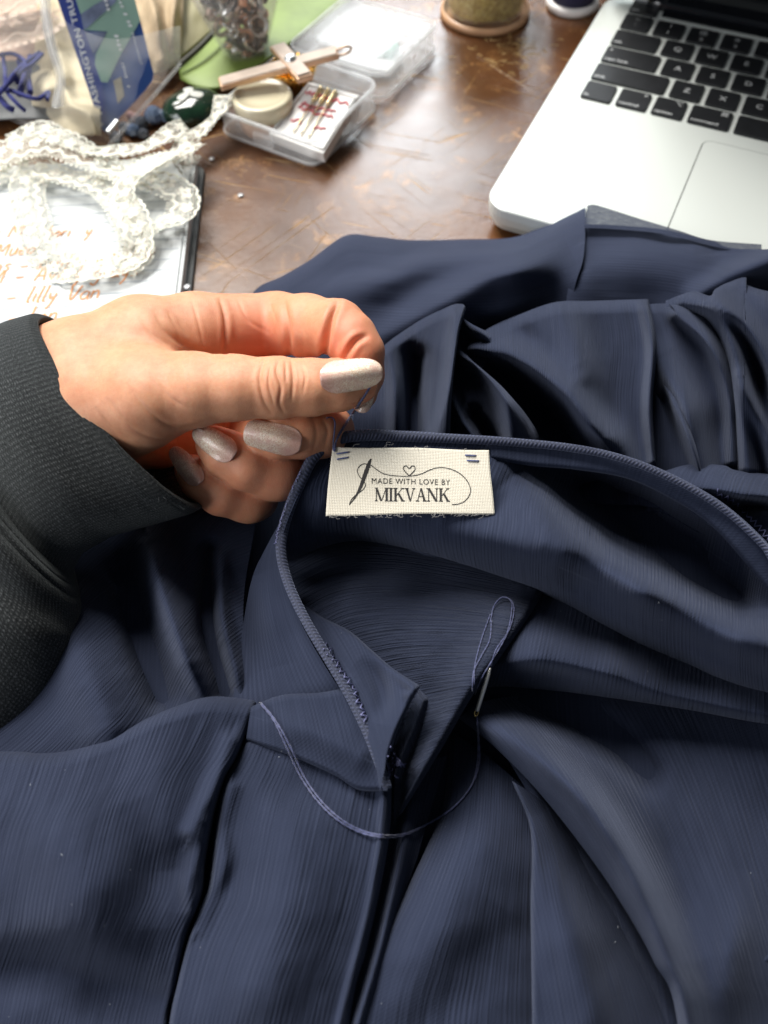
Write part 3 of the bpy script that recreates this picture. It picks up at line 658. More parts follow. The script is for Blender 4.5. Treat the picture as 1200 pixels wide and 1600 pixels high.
# gathers behind the neckline
sheet('gather_right', [(1040, 470), (1060, 462), (1085, 455), (1110, 462), (1120, 450), (1165, 432), (1200, 455), (1330, 520)], [(1030, 800), (1180, 860), (1330, 900)], [(1040, 470), (1030, 800)], [(1330, 520), (1330, 900)],
      [(1040, 480, 36), (1110, 465, 40), (1165, 440, 42), (1300, 520, 36), (1040, 780, 14), (1180, 800, 18), (1300, 880, 20), (1100, 620, 26), (1250, 650, 30)],
      [([(1070, 470, 4), (1120, 490, 12), (1150, 560, 14), (1160, 640, 12), (1168, 730, 8)], 22, 14), ([(1120, 465, 6), (1170, 510, 13), (1205, 580, 14), (1225, 680, 12)], 30, 14), ([(1165, 435, 4), (1220, 500, 10), (1260, 600, 10)], 30, 20), ([(1158, 590, 2), (1190, 660, 8), (1215, 740, 8)], 14, 12)],
      dict(top=(16, 8)), 160, 180, CLOTH, 'v', 0.7, 21, part='gathered_panel', pleat=1.1)
sheet('gather_mid', [(998, 500), (1005, 478), (1050, 474), (1090, 478), (1120, 500), (1140, 540)], [(1000, 790), (1080, 800), (1160, 800)], [(998, 500), (1018, 600), (1000, 790)], [(1140, 540), (1160, 620), (1160, 800)],
      [(1005, 485, 34), (1060, 478, 38), (1130, 520, 36), (1020, 640, 22), (1090, 640, 32), (1155, 660, 22), (1000, 780, 12), (1080, 780, 18), (1160, 790, 14)],
      [([(1030, 560, 3), (1070, 640, 9), (1105, 760, 9)], 22, 18), ([(1060, 490, 5), (1110, 540, 9), (1140, 620, 8), (1146, 720, 6)], 20, 12), ([(1040, 640, -5), (1065, 720, -7), (1075, 780, -6)], 14, 14)],
      dict(top=(16, 8), right=(16, 12)), 130, 170, CLOTH, 'v', 0.6, 22, part='gathered_panel', pleat=1.1)
sheet('gather_main', [(700, 570), (726, 540), (765, 512), (815, 490), (868, 472), (925, 470), (1013, 467)], [(700, 720), (860, 780), (1030, 790)], [(700, 570), (690, 640), (700, 720)], [(1013, 467), (1026, 540), (1020, 640), (1030, 790)],
      [(705, 575, 22), (765, 515, 34), (868, 475, 42), (1010, 470, 42), (930, 600, 30), (1015, 640, 30), (800, 700, 10), (930, 740, 16), (1020, 770, 14), (720, 690, 8)],
      [([(735, 540, 6), (815, 565, 13), (880, 615, 17), (920, 665, 16), (955, 700, 12), (980, 740, 8)], 26, 15), ([(868, 475, 3), (905, 560, 8), (930, 640, 7), (945, 680, 5)], 26, 26),
       ([(1005, 470, 4), (1020, 545, 8), (1016, 640, 8), (1024, 720, 8)], 40, 9), ([(790, 590, -6), (850, 650, -10), (900, 720, -8)], 30, 30), ([(900, 570, 0), (945, 660, -4), (975, 750, -5)], 22, 22), ([(820, 490, 3), (860, 540, 3), (900, 590, 3)], 20, 20)],
      dict(top=(22, 12), right=(9, 10)), 220, 200, CLOTH, 'v', 0.6, 23, part='gathered_panel', pleat=1.1)
sheet('gather_fold', [(1015, 580), (1030, 572), (1050, 600)], [(1010, 800), (1060, 800), (1110, 800)], [(1015, 580), (1020, 680), (1010, 800)], [(1050, 600), (1085, 680), (1110, 800)],
      [(1020, 585, 26), (1045, 600, 28), (1050, 680, 26), (1080, 740, 24), (1020, 780, 10), (1100, 790, 16)], [([(1030, 580, 3), (1062, 650, 9), (1090, 720, 9), (1108, 790, 6)], 20, 8)],
      dict(right=(12, 10)), 60, 120, CLOTH, 'v', 0.4, 24, part='gathered_panel', pleat=1.1)
sheet('gather_small', [(694, 560), (715, 545), (740, 565)], [(680, 720), (760, 730), (845, 720)], [(694, 560), (702, 640), (680, 720)], [(740, 565), (790, 610), (838, 672), (845, 720)],
      [(700, 560, 32), (720, 550, 36), (760, 590, 38), (800, 640, 36), (835, 690, 30), (690, 700, 18), (760, 715, 20), (720, 640, 28)],
      [([(716, 548, 4), (762, 580, 9), (790, 625, 11), (800, 680, 9), (800, 720, 8)], 20, 14), ([(705, 620, 4), (722, 655, 7), (745, 690, 8), (752, 720, 8)], 10, 12), ([(740, 650, -6), (765, 690, -9), (775, 720, -9)], 12, 10)],
      dict(top=(16, 10), right=(16, 12)), 120, 120, CLOTH, 'v', 0.5, 25, part='gathered_panel', pleat=1.1)
sheet('gather_left', [(560, 610), (575, 572), (600, 540), (655, 500), (700, 478), (722, 475), (728, 482)], [(540, 720), (620, 726), (702, 722)], [(560, 610), (540, 720)], [(728, 482), (716, 530), (706, 620), (702, 722)],
      [(560, 610, 18), (600, 545, 26), (655, 505, 34), (718, 478, 42), (706, 600, 40), (702, 710, 30), (600, 640, 20), (560, 710, 14), (640, 700, 12), (645, 600, 22)],
      [([(605, 545, 4), (618, 600, 8), (622, 660, 9), (624, 715, 8)], 16, 14), ([(712, 482, 4), (712, 540, 8), (700, 620, 10), (680, 690, 8)], 34, 10), ([(650, 560, -6), (646, 630, -10), (640, 700, -9)], 16, 18)],
      dict(top=(22, 14), right=(8, 8)), 160, 170, CLOTH, 'v', 0.6, 26, part='gathered_panel', pleat=1.1)
sheet('gather_tuck', [(716, 490), (735, 505), (765, 520)], [(705, 600), (740, 590), (765, 560)], [(716, 490), (705, 600)], [(765, 520), (765, 560)],
      [(716, 490, 38), (765, 520, 36), (705, 600, 30), (760, 555, 34), (735, 540, 33)], [([(722, 495, 3), (745, 515, 6), (765, 530, 5)], 10, 12)], None, 40, 50, CLOTH, 'v', 0.3, 27, part='gathered_panel', pleat=1.1)
# the outside of the right neckline, behind the binding
sheet('outer_right', [(1040, 735), (1080, 725), (1130, 727), (1200, 740), (1340, 760)], [(1080, 800), (1180, 850), (1340, 960)], [(1040, 735), (1080, 800)], [(1340, 760), (1340, 960)],
      [(1050, 740, 34), (1110, 730, 38), (1200, 745, 38), (1330, 770, 34), (1090, 790, 34), (1190, 840, 32), (1330, 940, 26)], [([(1075, 760, 3), (1130, 765, 6), (1190, 780, 6), (1250, 800, 5)], 22, 14), ([(1140, 795, -5), (1190, 790, -7), (1250, 800, -5)], 9, 10)],
      dict(top=(18, 9)), 120, 90, CLOTH, 'v', 0.5, 28, rot=0.35, part='bodice_panel')

# inside of the back neck (carries the label) running into the right front: the long diagonal fold
NECK_T = [(520, 690), (620, 683), (700, 686), (790, 692), (900, 703), (980, 722), (1060, 755), (1130, 797), (1190, 852), (1260, 930), (1310, 1000)]
sheet('inner_back', NECK_T, [(440, 880), (540, 848), (640, 858), (730, 885), (850, 930), (960, 990), (1080, 1045), (1190, 1092), (1260, 1120), (1310, 1130)], [(520, 690), (472, 755), (446, 825), (440, 880)], [(1310, 1000), (1310, 1130)],
      [(520, 692, 51), (478, 750, 48), (455, 800, 40), (446, 850, 30), (640, 690, 49), (790, 696, 47), (900, 710, 46), (1060, 760, 44), (1190, 855, 40), (1260, 930, 36), (1310, 1000, 30), (1310, 1130, 14),
       (515, 800, 39), (640, 805, 43), (760, 800, 45), (900, 775, 20), (1000, 815, 12), (1100, 860, 12), (1150, 920, 12), (480, 880, 14), (560, 850, 16), (640, 858, 26), (730, 885, 24), (850, 928, 24), (960, 988, 24), (1080, 1045, 22), (1190, 1090, 20),
       (850, 850, 38), (1000, 930, 34), (1150, 1010, 30)],
      [([(800, 745, 1), (835, 780, 9), (900, 845, 16), (980, 898, 17), (1070, 945, 17), (1190, 1000, 14), (1260, 1030, 10)], 30, 46), ([(700, 830, 4), (790, 850, 7), (860, 880, 6)], 40, 34), ([(850, 735, -7), (930, 760, -9), (1010, 800, -8), (1090, 850, -5)], 26, 34),
       ([(960, 850, -4), (1050, 890, -8), (1150, 945, -9)], 26, 26)],
      dict(bot=(30, 14)), 280, 180, CLOTH, 'v', 0.6, 31, rot=-0.12, part='bodice_inside', pleat=0.6)
# facing strip just under the binding, smooth and dark
sheet('facing', [(765, 690), (830, 694), (900, 702), (980, 721), (1060, 754), (1130, 796), (1190, 851), (1255, 928)], [(768, 718), (830, 728), (900, 734), (980, 748), (1050, 780), (1110, 820), (1165, 880), (1230, 960)], [(765, 690), (768, 718)], [(1255, 928), (1230, 960)],
      [(765, 690, 49.5), (900, 702, 48.5), (1060, 754, 46.5), (1190, 851, 42.5), (768, 718, 47.5), (900, 734, 46), (1050, 780, 42), (1165, 880, 36)], [], dict(bot=(8, 2)), 160, 20, SMOOTHCLOTH, 'v', 0.25, 32, part='neck_facing')
# the rounded surface under the diagonal fold
sheet('inner_low', [(740, 960), (800, 935), (850, 905), (960, 965), (1080, 1020), (1190, 1070), (1280, 1100)], [(700, 1110), (760, 1075), (850, 1078), (950, 1090), (1080, 1110), (1190, 1130), (1280, 1150)], [(740, 960), (700, 1110)], [(1280, 1100), (1280, 1150)],
      [(750, 970, 12), (850, 910, 12), (1000, 990, 14), (1190, 1075, 16), (720, 1100, 14), (850, 1075, 16), (1080, 1105, 16), (1190, 1128, 16), (830, 1000, 24), (950, 1040, 22)],
      [([(770, 1035, 6), (850, 1030, 9), (950, 1050, 8), (1060, 1085, 6), (1190, 1115, 5)], 44, 22)], dict(bot=(20, 12)), 180, 100, CLOTH, 'v', 0.5, 33, part='bodice_inside', pleat=0.6)
# inside of the front: deep horizontal crinkle
sheet('crinkle', [(440, 860), (520, 835), (600, 842), (700, 870), (800, 905), (850, 925)], [(560, 1330), (590, 1310), (614, 1285), (630, 1268)], [(440, 860), (450, 950), (520, 1100), (560, 1330)], [(850, 925), (830, 960), (795, 1010), (740, 1085), (690, 1170), (630, 1268)],
      [(450, 880, 10), (560, 850, 10), (700, 872, 14), (850, 925, 18), (480, 980, 12), (640, 960, 22), (780, 960, 28), (560, 1120, 14), (690, 1080, 28), (640, 1200, 24), (600, 1290, 16)],
      [([(820, 930, 2), (780, 1000, 4), (725, 1085, 4), (660, 1200, 4)], 50, 26)], dict(right=(14, 9)), 200, 260, CRINKLE, 'u', 0.8, 41, rot=0.30, part='front_inside')
# light turned-back facing of the front opening
sheet('placket', [(458, 930), (500, 962), (545, 985), (580, 1015), (615, 1045), (657, 1072)], [(594, 1236), (598, 1215), (603, 1196)], [(458, 930), (500, 1015), (545, 1095), (580, 1170), (594, 1236)], [(657, 1072), (643, 1096), (622, 1140), (603, 1196)],
      [(460, 932, 12), (545, 985, 22), (657, 1072, 44), (500, 1010, 22), (560, 1110, 33), (594, 1230, 38), (620, 1140, 43)],
      [([(560, 1030, 0), (590, 1060, -3), (600, 1095, -3), (590, 1130, 0)], 14, 16), ([(620, 1050, 1), (645, 1075, 3), (640, 1085, 2)], 10, 8)], dict(top=(10, 4), right=(8, 5)), 120, 140, SMOOTHCLOTH, 'v', 0.35, 42, rot=-0.25, part='front_facing')
sheet('placket_under', [(655, 1076), (640, 1110), (618, 1165)], [(690, 1110), (660, 1180), (615, 1290)], [(655, 1076), (690, 1110)], [(618, 1165), (615, 1290)],
      [(655, 1076, 26), (618, 1165, 28), (690, 1110, 22), (615, 1290, 18), (640, 1150, 28)], [([(660, 1095, 3), (640, 1150, 4), (618, 1210, 4)], 9, 9)], None, 60, 40, CRINKLE, 'v', 0.4, 43, part='front_facing')
# outside of the left neckline: yoke between binding and left panels
sheet('yoke', [(428, 838), (448, 795), (482, 735)], [(360, 1130), (450, 1110), (560, 1110)], [(428, 838), (395, 900), (375, 1010), (360, 1130)], [(480, 740), (440, 850), (460, 950), (520, 1060), (560, 1110)],
      [(482, 738, 51), (448, 800, 42), (390, 950, 12), (432, 860, 34), (450, 940, 26), (520, 1060, 30), (370, 1110, 14), (450, 1080, 20), (550, 1105, 26)],
      [([(395, 900, 0), (420, 960, 3), (440, 1040, 0)], 24, 34)], None, 90, 150, SMOOTHCLOTH, 'v', 0.6, 44, part='yoke')
sheet('yoke_flap', [(392, 1104), (440, 1086), (500, 1082), (552, 1072)], [(384, 1160), (450, 1180), (520, 1210), (560, 1234), (606, 1236)], [(392, 1104), (384, 1160)], [(552, 1072), (580, 1150), (606, 1236)],
      [(392, 1104, 27), (552, 1072, 34), (384, 1160, 26), (450, 1180, 28), (560, 1234, 31), (606, 1236, 33), (480, 1130, 32)], [([(430, 1130, 1), (500, 1150, 2), (560, 1180, 2)], 20, 24)], dict(bot=(9, 4), top=(10, 4)), 120, 80, SMOOTHCLOTH, 'v', 0.5, 45, part='yoke')
# cloth between sleeve and left panel
sheet('behind_left', [(-40, 1030), (60, 940), (120, 860), (200, 830), (330, 800), (400, 810)], [(-40, 1260), (150, 1220), (300, 1180), (400, 1150)], [(-40, 1030), (-40, 1260)], [(400, 810), (380, 960), (400, 1150)],
      [(0, 1050, 6), (120, 880, 8), (300, 820, 10), (390, 820, 10), (0, 1240, 12), (150, 1200, 14), (300, 1160, 14), (400, 1130, 10), (200, 1000, 12), (120, 1080, 16)],
      [([(232, 850, 4), (255, 930, 10), (288, 1020, 11), (318, 1085, 4), (335, 1120, 0)], 26, 15), ([(340, 870, 2), (345, 960, 5), (368, 1050, 4), (378, 1110, 0)], 12, 12), ([(100, 960, 5), (140, 1050, 7), (170, 1130, 7)], 50, 50), ([(190, 900, -5), (215, 990, -8), (250, 1090, -8)], 26, 20), ([(330, 860, -4), (325, 980, -8), (350, 1080, -8)], 14, 14)],
      None, 160, 160, CLOTH, 'u', 0.7, 46, rot=0.5, part='skirt_panel', pleat=0.6)
# big left front panel and the one beside the opening, joined by a puckered seam
SEAM = [(402, 1096), (392, 1130), (372, 1180), (352, 1215), (338, 1260), (330, 1300), (322, 1345), (318, 1390), (306, 1425), (290, 1470), (276, 1540), (262, 1620), (250, 1720)]
sheet('left_panel', [(-80, 1180), (0, 1174), (60, 1177), (110, 1172), (170, 1152), (230, 1122), (280, 1102), (330, 1088), (402, 1094)], [(-80, 1720), (100, 1725), (250, 1720)], [(-80, 1180), (-80, 1720)], SEAM[:1] and [(402, 1094)] + SEAM[1:],
      [(-60, 1185, 24), (60, 1180, 26), (170, 1160, 30), (280, 1110, 32), (400, 1098, 28), (0, 1350, 27), (150, 1350, 30), (330, 1320, 20), (100, 1450, 28), (0, 1560, 9), (150, 1560, 11), (280, 1500, 18), (250, 1700, 14), (0, 1700, 8)],
      [([(30, 1240, 3), (120, 1330, 5), (150, 1450, 4), (130, 1580, 0)], 80, 70), ([(240, 1140, 1), (260, 1260, 3), (270, 1360, 0)], 54, 44), ([(205, 1250, 0), (235, 1350, -2), (240, 1450, 0)], 30, 30), ([(-40, 1520, -5), (80, 1510, -7), (180, 1540, -6), (260, 1570, -3)], 34, 44),
       ([(300, 1420, 2.5), (296, 1380, 3.5), (312, 1330, 3), (322, 1290, 1)], 14, 18), ([(360, 1160, 2), (330, 1240, 3), (300, 1300, 3)], 20, 14)],
      dict(top=(26, 14), right=(10, 9)), 220, 260, CLOTH, 'v', 0.7, 51, rot=0.10, part='front_panel', pleat=0.5)
sheet('mid_panel', [(390, 1135), (420, 1150), (500, 1180), (560, 1195), (614, 1180)], [(240, 1720), (400, 1725), (520, 1720)], [(390, 1135), (372, 1180), (354, 1215), (342, 1260), (336, 1300), (330, 1345), (324, 1390), (310, 1425), (292, 1470), (276, 1540), (262, 1620), (240, 1720)], [(614, 1180), (613, 1230), (610, 1290), (602, 1350), (588, 1420), (572, 1490), (552, 1570), (520, 1720)],
      [(395, 1140, 25), (500, 1175, 25), (610, 1185, 26), (345, 1260, 22), (430, 1280, 28), (520, 1280, 28), (606, 1290, 26), (325, 1380, 18), (450, 1420, 29), (580, 1420, 24), (290, 1500, 19), (400, 1560, 26), (540, 1580, 20), (250, 1700, 14), (500, 1700, 16)],
      [([(360, 1230, 2), (346, 1290, 2), (348, 1350, 3), (330, 1400, 2), (310, 1450, 1)], 14, 22), ([(410, 1215, 0), (470, 1240, -2), (550, 1250, 0)], 34, 30), ([(470, 1300, 2), (450, 1420, 3), (420, 1540, 3)], 60, 60), ([(598, 1200, 1.5), (596, 1290, 1.5), (580, 1400, 1.5), (556, 1500, 1.5), (520, 1640, 1)], 8, 6)],
      dict(left=(9, 9), right=(8, 9)), 180, 260, CLOTH, 'v', 0.7, 52, rot=0.06, part='front_panel', pleat=0.5)
# dark crinkled strip inside the opening
sheet('gap_strip', [(606, 1180), (650, 1190), (700, 1180)], [(500, 1740), (560, 1740), (620, 1730)], [(606, 1180), (602, 1330), (560, 1520), (500, 1740)], [(700, 1180), (655, 1330), (620, 1480), (620, 1730)],
      [(610, 1190, 12), (690, 1190, 8), (600, 1400, 14), (640, 1400, 8), (520, 1700, 12), (620, 1700, 6)], [([(640, 1260, 2), (622, 1360, 5), (595, 1480, 5), (560, 1600, 4)], 14, 10)], None, 70, 180, CLOTH, 'v', 0.6, 53, part='front_inside')
# lower right panels
sheet('low_left', [(700, 1140), (760, 1180), (835, 1245)], [(520, 1740), (680, 1750), (850, 1740)], [(700, 1140), (690, 1260), (640, 1380), (596, 1470), (560, 1580), (520, 1740)], [(835, 1245), (832, 1400), (834, 1560), (850, 1740)],
      [(710, 1160, 6), (800, 1220, 8), (690, 1300, 12), (760, 1320, 20), (826, 1300, 9), (640, 1420, 18), (740, 1440, 24), (826, 1450, 10), (600, 1540, 18), (720, 1560, 22), (826, 1600, 10), (560, 1720, 14), (840, 1720, 12)],
      [([(710, 1270, 0), (690, 1400, 3), (660, 1520, 3), (630, 1640, 0)], 56, 56), ([(790, 1420, 0), (740, 1500, -2), (690, 1570, -3), (640, 1660, -2), (600, 1740, 0)], 50, 50)], dict(left=(14, 9)), 160, 240, CLOTH, 'v', 0.6, 54, part='skirt_panel', pleat=0.6)
sheet('low_mid', [(800, 1220), (850, 1255), (900, 1320), (930, 1360)], [(836, 1740), (960, 1750), (1110, 1740)], [(800, 1220), (829, 1300), (829, 1420), (831, 1560), (836, 1740)], [(930, 1360), (1000, 1470), (1060, 1590), (1110, 1740)],
      [(830, 1290, 20), (870, 1300, 14), (930, 1380, 8), (835, 1450, 22), (900, 1460, 22), (980, 1480, 8), (840, 1600, 20), (920, 1600, 22), (1030, 1600, 8), (850, 1720, 14), (1090, 1720, 6)],
      [([(840, 1270, 0), (880, 1420, 4), (920, 1560, 4), (960, 1700, 0)], 34, 44)], dict(left=(10, 5)), 140, 220, CLOTH, 'v', 0.6, 55, rot=-0.22, part='skirt_panel', pleat=0.6)
sheet('low_under', [(770, 1150), (850, 1200), (930, 1280), (1020, 1400)], [(880, 1330), (930, 1420), (990, 1530), (1050, 1680), (1090, 1760)], [(770, 1150), (820, 1230), (880, 1330)], [(1020, 1400), (1070, 1560), (1090, 1760)],
      [(770, 1155, 8), (930, 1290, 6), (1020, 1400, 6), (820, 1230, 7), (930, 1420, 5), (1000, 1540, 5), (1085, 1740, 5)], [([(790, 1180, 1), (860, 1270, 2.5), (940, 1380, 2.5), (1010, 1500, 2), (1060, 1620, 1), (1090, 1740, 0)], 12, 14)], None, 90, 90, CLOTH, 'v', 0.5, 57, part='skirt_panel', pleat=0.6)
sheet('low_right', [(716, 1122), (760, 1095), (850, 1085), (960, 1090), (1090, 1110), (1200, 1130), (1330, 1150)], [(1092, 1760), (1200, 1770), (1330, 1760)], [(716, 1122), (770, 1165), (835, 1230), (900, 1310), (960, 1395), (1020, 1500), (1060, 1610), (1092, 1760)], [(1330, 1150), (1330, 1760)],
      [(720, 1122, 20), (790, 1095, 14), (880, 1095, 6), (1000, 1110, 6), (1200, 1140, 8), (1320, 1160, 8), (780, 1150, 26), (850, 1190, 28), (920, 1250, 30), (980, 1360, 30), (1050, 1500, 28), (1110, 1640, 24), (1000, 1200, 11), (1100, 1300, 13), (1200, 1300, 8), (1120, 1500, 26), (1170, 1600, 18), (1200, 1450, 18), (1250, 1600, 10), (1300, 1740, 8)],
      [([(755, 1115, 3), (830, 1170, 8), (905, 1240, 12), (970, 1330, 12), (1020, 1430, 11), (1060, 1540, 8), (1090, 1650, 6)], 26, 22), ([(780, 1095, -4), (880, 1115, -7), (960, 1160, -7), (1010, 1210, -5)], 24, 26), ([(1160, 1360, 0), (1145, 1450, 3), (1140, 1540, 3), (1150, 1640, 0)], 30, 26), ([(1000, 1220, 0), (1060, 1380, -4), (1090, 1500, 0)], 44, 44)],
      dict(left=(20, 16)), 240, 260, CLOTH, 'v', 0.7, 56, rot=0.08, part='skirt_panel', pleat=0.6)
sheet('right_edge', [(1160, 1500), (1180, 1420), (1200, 1380), (1330, 1370)], [(1150, 1700), (1230, 1720), (1330, 1700)], [(1160, 1500), (1164, 1560), (1150, 1700)], [(1330, 1370), (1330, 1700)],
      [(1165, 1500, 10), (1195, 1400, 14), (1320, 1390, 16), (1175, 1530, 14), (1220, 1520, 14), (1300, 1550, 14), (1160, 1690, 4), (1300, 1690, 6)], [([(1165, 1508, 2), (1190, 1500, 4), (1230, 1480, 3)], 12, 14)], dict(top=(20, 12), left=(14, 12)), 80, 100, CLOTH, 'v', 0.6, 58, part='skirt_panel', pleat=0.6)
# binding: a corded edge that follows the neckline, raised on the cloth under it
def heights(keys, P): return np.interp(np.linspace(0, 1, len(P)), *zip(*keys))
def binding_mat():
    n = NT('navy_binding'); uv = n.coord('UV')
    w = n.n('ShaderNodeTexWave', wave_type='BANDS', bands_direction='X'); w.inputs['Scale'].default_value = 0.29; w.inputs['Distortion'].default_value = 2.5; w.inputs['Detail'].default_value = 3; n.l(n.coord('UV', (1, 0.9, 1), (0, 0, 0.5)), w.inputs['Vector'])
    fz = n.noise(uv, 1.4, 4)
    c = n.ramp(n.math('ADD', n.math('MULTIPLY', w.outputs['Fac'], 0.6), n.math('MULTIPLY', fz, 0.5)), [(0.2, (0.010, 0.013, 0.028)), (0.9, (0.050, 0.060, 0.115))])
    n.set(Base_Color=c, Roughness=0.7, Sheen_Weight=0.35, Sheen_Tint=(0.55, 0.62, 0.85)); n.l(n.bump(w.outputs['Fac'], 0.00016, 0.9), n.b.inputs['Normal']); return n.m
BIND = binding_mat()
def binding(pts, keys, rad, name='binding'):
    P = cr(beyond(pts), 300); h = heights(keys, P); W = T(P[:, 0], P[:, 1], h / 1000); d = np.linalg.norm(W - CAM, axis=1)
    r = np.interp(np.linspace(0, 1, len(P)), np.linspace(0, 1, len(rad)), rad) * d / F * 0.74
    r = r * (1 + 0.05 * softnoise(np.arange(len(P)) * 1.0, np.zeros(len(P)), 14, 77))
    o = tube(name, W, r, None, BIND, 14); setparent(o, dress); SHEETS[name + str(len(SHEETS))] = o; return o
NB = [(606, 1232), (592, 1192), (572, 1140), (545, 1085), (510, 1025), (478, 970), (452, 915), (440, 870), (441, 835), (452, 795), (470, 752), (492, 712), (522, 688), (570, 680), (640, 682), (700, 685), (790, 690), (900, 701), (980, 719), (1060, 752), (1130, 794), (1190, 848), (1250, 915), (1300, 985)]
binding(NB, [(0.0, 35), (0.1391, 35), (0.2347, 34), (0.2694, 37), (0.3042, 44), (0.339, 52), (0.365, 55), (0.3911, 54), (0.4346, 51), (0.6519, 50), (0.7475, 47.5), (0.8691, 40), (1, 30)], [9, 10, 10, 10.5, 12, 12.5, 11, 9, 8, 7.5, 7.5, 7.5, 8.5, 9])
# ------------------------------------------------------------------ label, stitches, needle, thread
def make_bvh(objs):
    parts = []
    for o in objs:
        me = o.data; V = np.empty(len(me.vertices) * 3); me.vertices.foreach_get('co', V); parts.append((V.reshape(-1, 3), [tuple(p.vertices) for p in me.polygons]))
    V, Fc = merge(parts); return BVHTree.FromPolygons([tuple(v) for v in V], Fc)
BVH = make_bvh(list(SHEETS.values()))
def surf(px, py, off=0.0):       # point of the dress seen at a photo pixel, lifted off the cloth by off metres
    r = ray(float(px), float(py)); rn = r / np.linalg.norm(r)
    hit = BVH.ray_cast(Vector(CAM), Vector(rn), 3.0)
    p = np.array(hit[0]) if hit[0] is not None else T(float(px), float(py), 0.02)
    return p - rn * off
def depth_of(p): return float((p - CAM) @ (Mw @ np.array([0, 0, 1.0])))
LC = [(520, 698), (764, 703), (773, 802), (509, 805)]
ld = [depth_of(surf(*c)) for c in LC]; ld = [min(x, 0.262) for x in ld]
dtop = (ld[0] + ld[1]) / 2 - 0.0012; dbot = (ld[2] + ld[3]) / 2 - 0.0022
dmid = min(depth_of(surf(x, y)) - ((1 - (y - 698) / 105) * dtop + (y - 698) / 105 * dbot) for x in (512, 530, 560, 600, 640, 680, 710, 740, 765, 772) for y in (702, 720, 740, 760, 780, 795, 803))
dtop += min(0, dmid) - 0.0008; dbot += min(0, dmid) - 0.0008
def ldep(px, py):
    t = (np.asarray(py, float) - 698) / 105; x = np.asarray(px, float)
    return dtop * (1 - t) + dbot * t + 0.0004 * np.sin((x - 500) / 60.0 + t * 1.5) * (0.3 + t)
LAB = None
def label():
    global LAB
    n = NT('cream_canvas'); uv = n.coord('UV')
    wx = n.n('ShaderNodeTexWave', wave_type='BANDS', bands_direction='X'); wx.inputs['Scale'].default_value = 0.58; wx.inputs['Distortion'].default_value = 0.6; n.l(uv, wx.inputs['Vector'])
    wy = n.n('ShaderNodeTexWave', wave_type='BANDS', bands_direction='Y'); wy.inputs['Scale'].default_value = 0.62; wy.inputs['Distortion'].default_value = 0.6; n.l(uv, wy.inputs['Vector'])
    k = n.math('MULTIPLY', wx.outputs['Fac'], wy.outputs['Fac']); f = n.noise(uv, 0.8, 4)
    c = n.ramp(n.math('ADD', n.math('MULTIPLY', k, 0.7), n.math('MULTIPLY', f, 0.4)), [(0.1, (0.70, 0.64, 0.52)), (0.5, (0.80, 0.75, 0.63)), (0.9, (0.90, 0.87, 0.78))])
    n.set(Base_Color=c, Roughness=0.9, Specular_IOR_Level=0.2); n.l(n.bump(k, 0.00014, 0.9), n.b.inputs['Normal']); cm = n.m
    nu, nv = 90, 40
    top = [(LC[0][0] + (LC[1][0] - LC[0][0]) * t, LC[0][1] + (LC[1][1] - LC[0][1]) * t + 0.9 * math.sin(t * 9)) for t in np.linspace(0, 1, 12)]
    bot = [(LC[3][0] + (LC[2][0] - LC[3][0]) * t, LC[3][1] + (LC[2][1] - LC[3][1]) * t + 1.2 * math.sin(t * 7 + 1)) for t in np.linspace(0, 1, 12)]
    G = coons(top, bot, [top[0], (517, 720), (512, 765), bot[0]], [top[-1], (766, 735), (770, 770), bot[-1]], nu, nv)
    P = D(G[..., 0], G[..., 1], ldep(G[..., 0], G[..., 1])).reshape(-1, 3)
    uvm = np.stack(np.meshgrid(np.linspace(0, 55, nu), np.linspace(0, 22, nv)), -1).reshape(-1, 2)
    LAB = mesh('label', P, grid_faces(nu, nv), None, cm, True, uvm); setparent(LAB, dress); LAB['label'] = 'cream canvas label printed MADE WITH LOVE BY MIKVANK'
    so = LAB.modifiers.new('thickness', 'SOLIDIFY'); so.thickness = 0.0005; so.offset = -1
    ink = plain('black_ink', (0.022, 0.020, 0.020), 0.8, 0, 0.3, 500)
    def zp(zx, zy): return 440 + 0.35 * np.asarray(zx, float), 600 + 0.35 * np.asarray(zy, float)
    def onl(zxy, off=0.00012):
        zxy = np.asarray(zxy, float); px, py = zp(zxy[:, 0], zxy[:, 1]); return D(px, py, ldep(px, py) - off)
    def stroke(pts, w, n_=60):
        P2 = cr(np.asarray(pts, float), n_); t = np.gradient(P2, axis=0); t /= np.linalg.norm(t, axis=1)[:, None]; nn = np.stack([-t[:, 1], t[:, 0]], 1)
        w = np.interp(np.linspace(0, 1, n_), np.linspace(0, 1, len(w)), w)[:, None] if hasattr(w, '__len__') else w
        V = np.vstack([P2 + nn * w / 2, P2 - nn * w / 2]); return V, [(i, i + 1, n_ + i + 1, n_ + i) for i in range(n_ - 1)]
    def put(parts, name):
        V, Fc = merge([(np.c_[np.asarray(v)[:, :2], np.zeros(len(v))], f) for v, f in parts]); o = mesh(name, onl(V[:, :2]), Fc, None, ink, False)
        o.parent = LAB; o.matrix_parent_inverse = (Matrix.Translation(Vector(dress.location)) @ Matrix.Translation(-Vector(dress.location))).inverted(); return o
    # needle: dark tapered body with an eye, thread through it
    put([stroke([(399, 334), (391, 352), (383, 375), (372, 405), (360, 440), (345, 475), (325, 510), (303, 538)], [7, 17, 18, 17, 14, 10, 6, 2])], 'printed_needle')
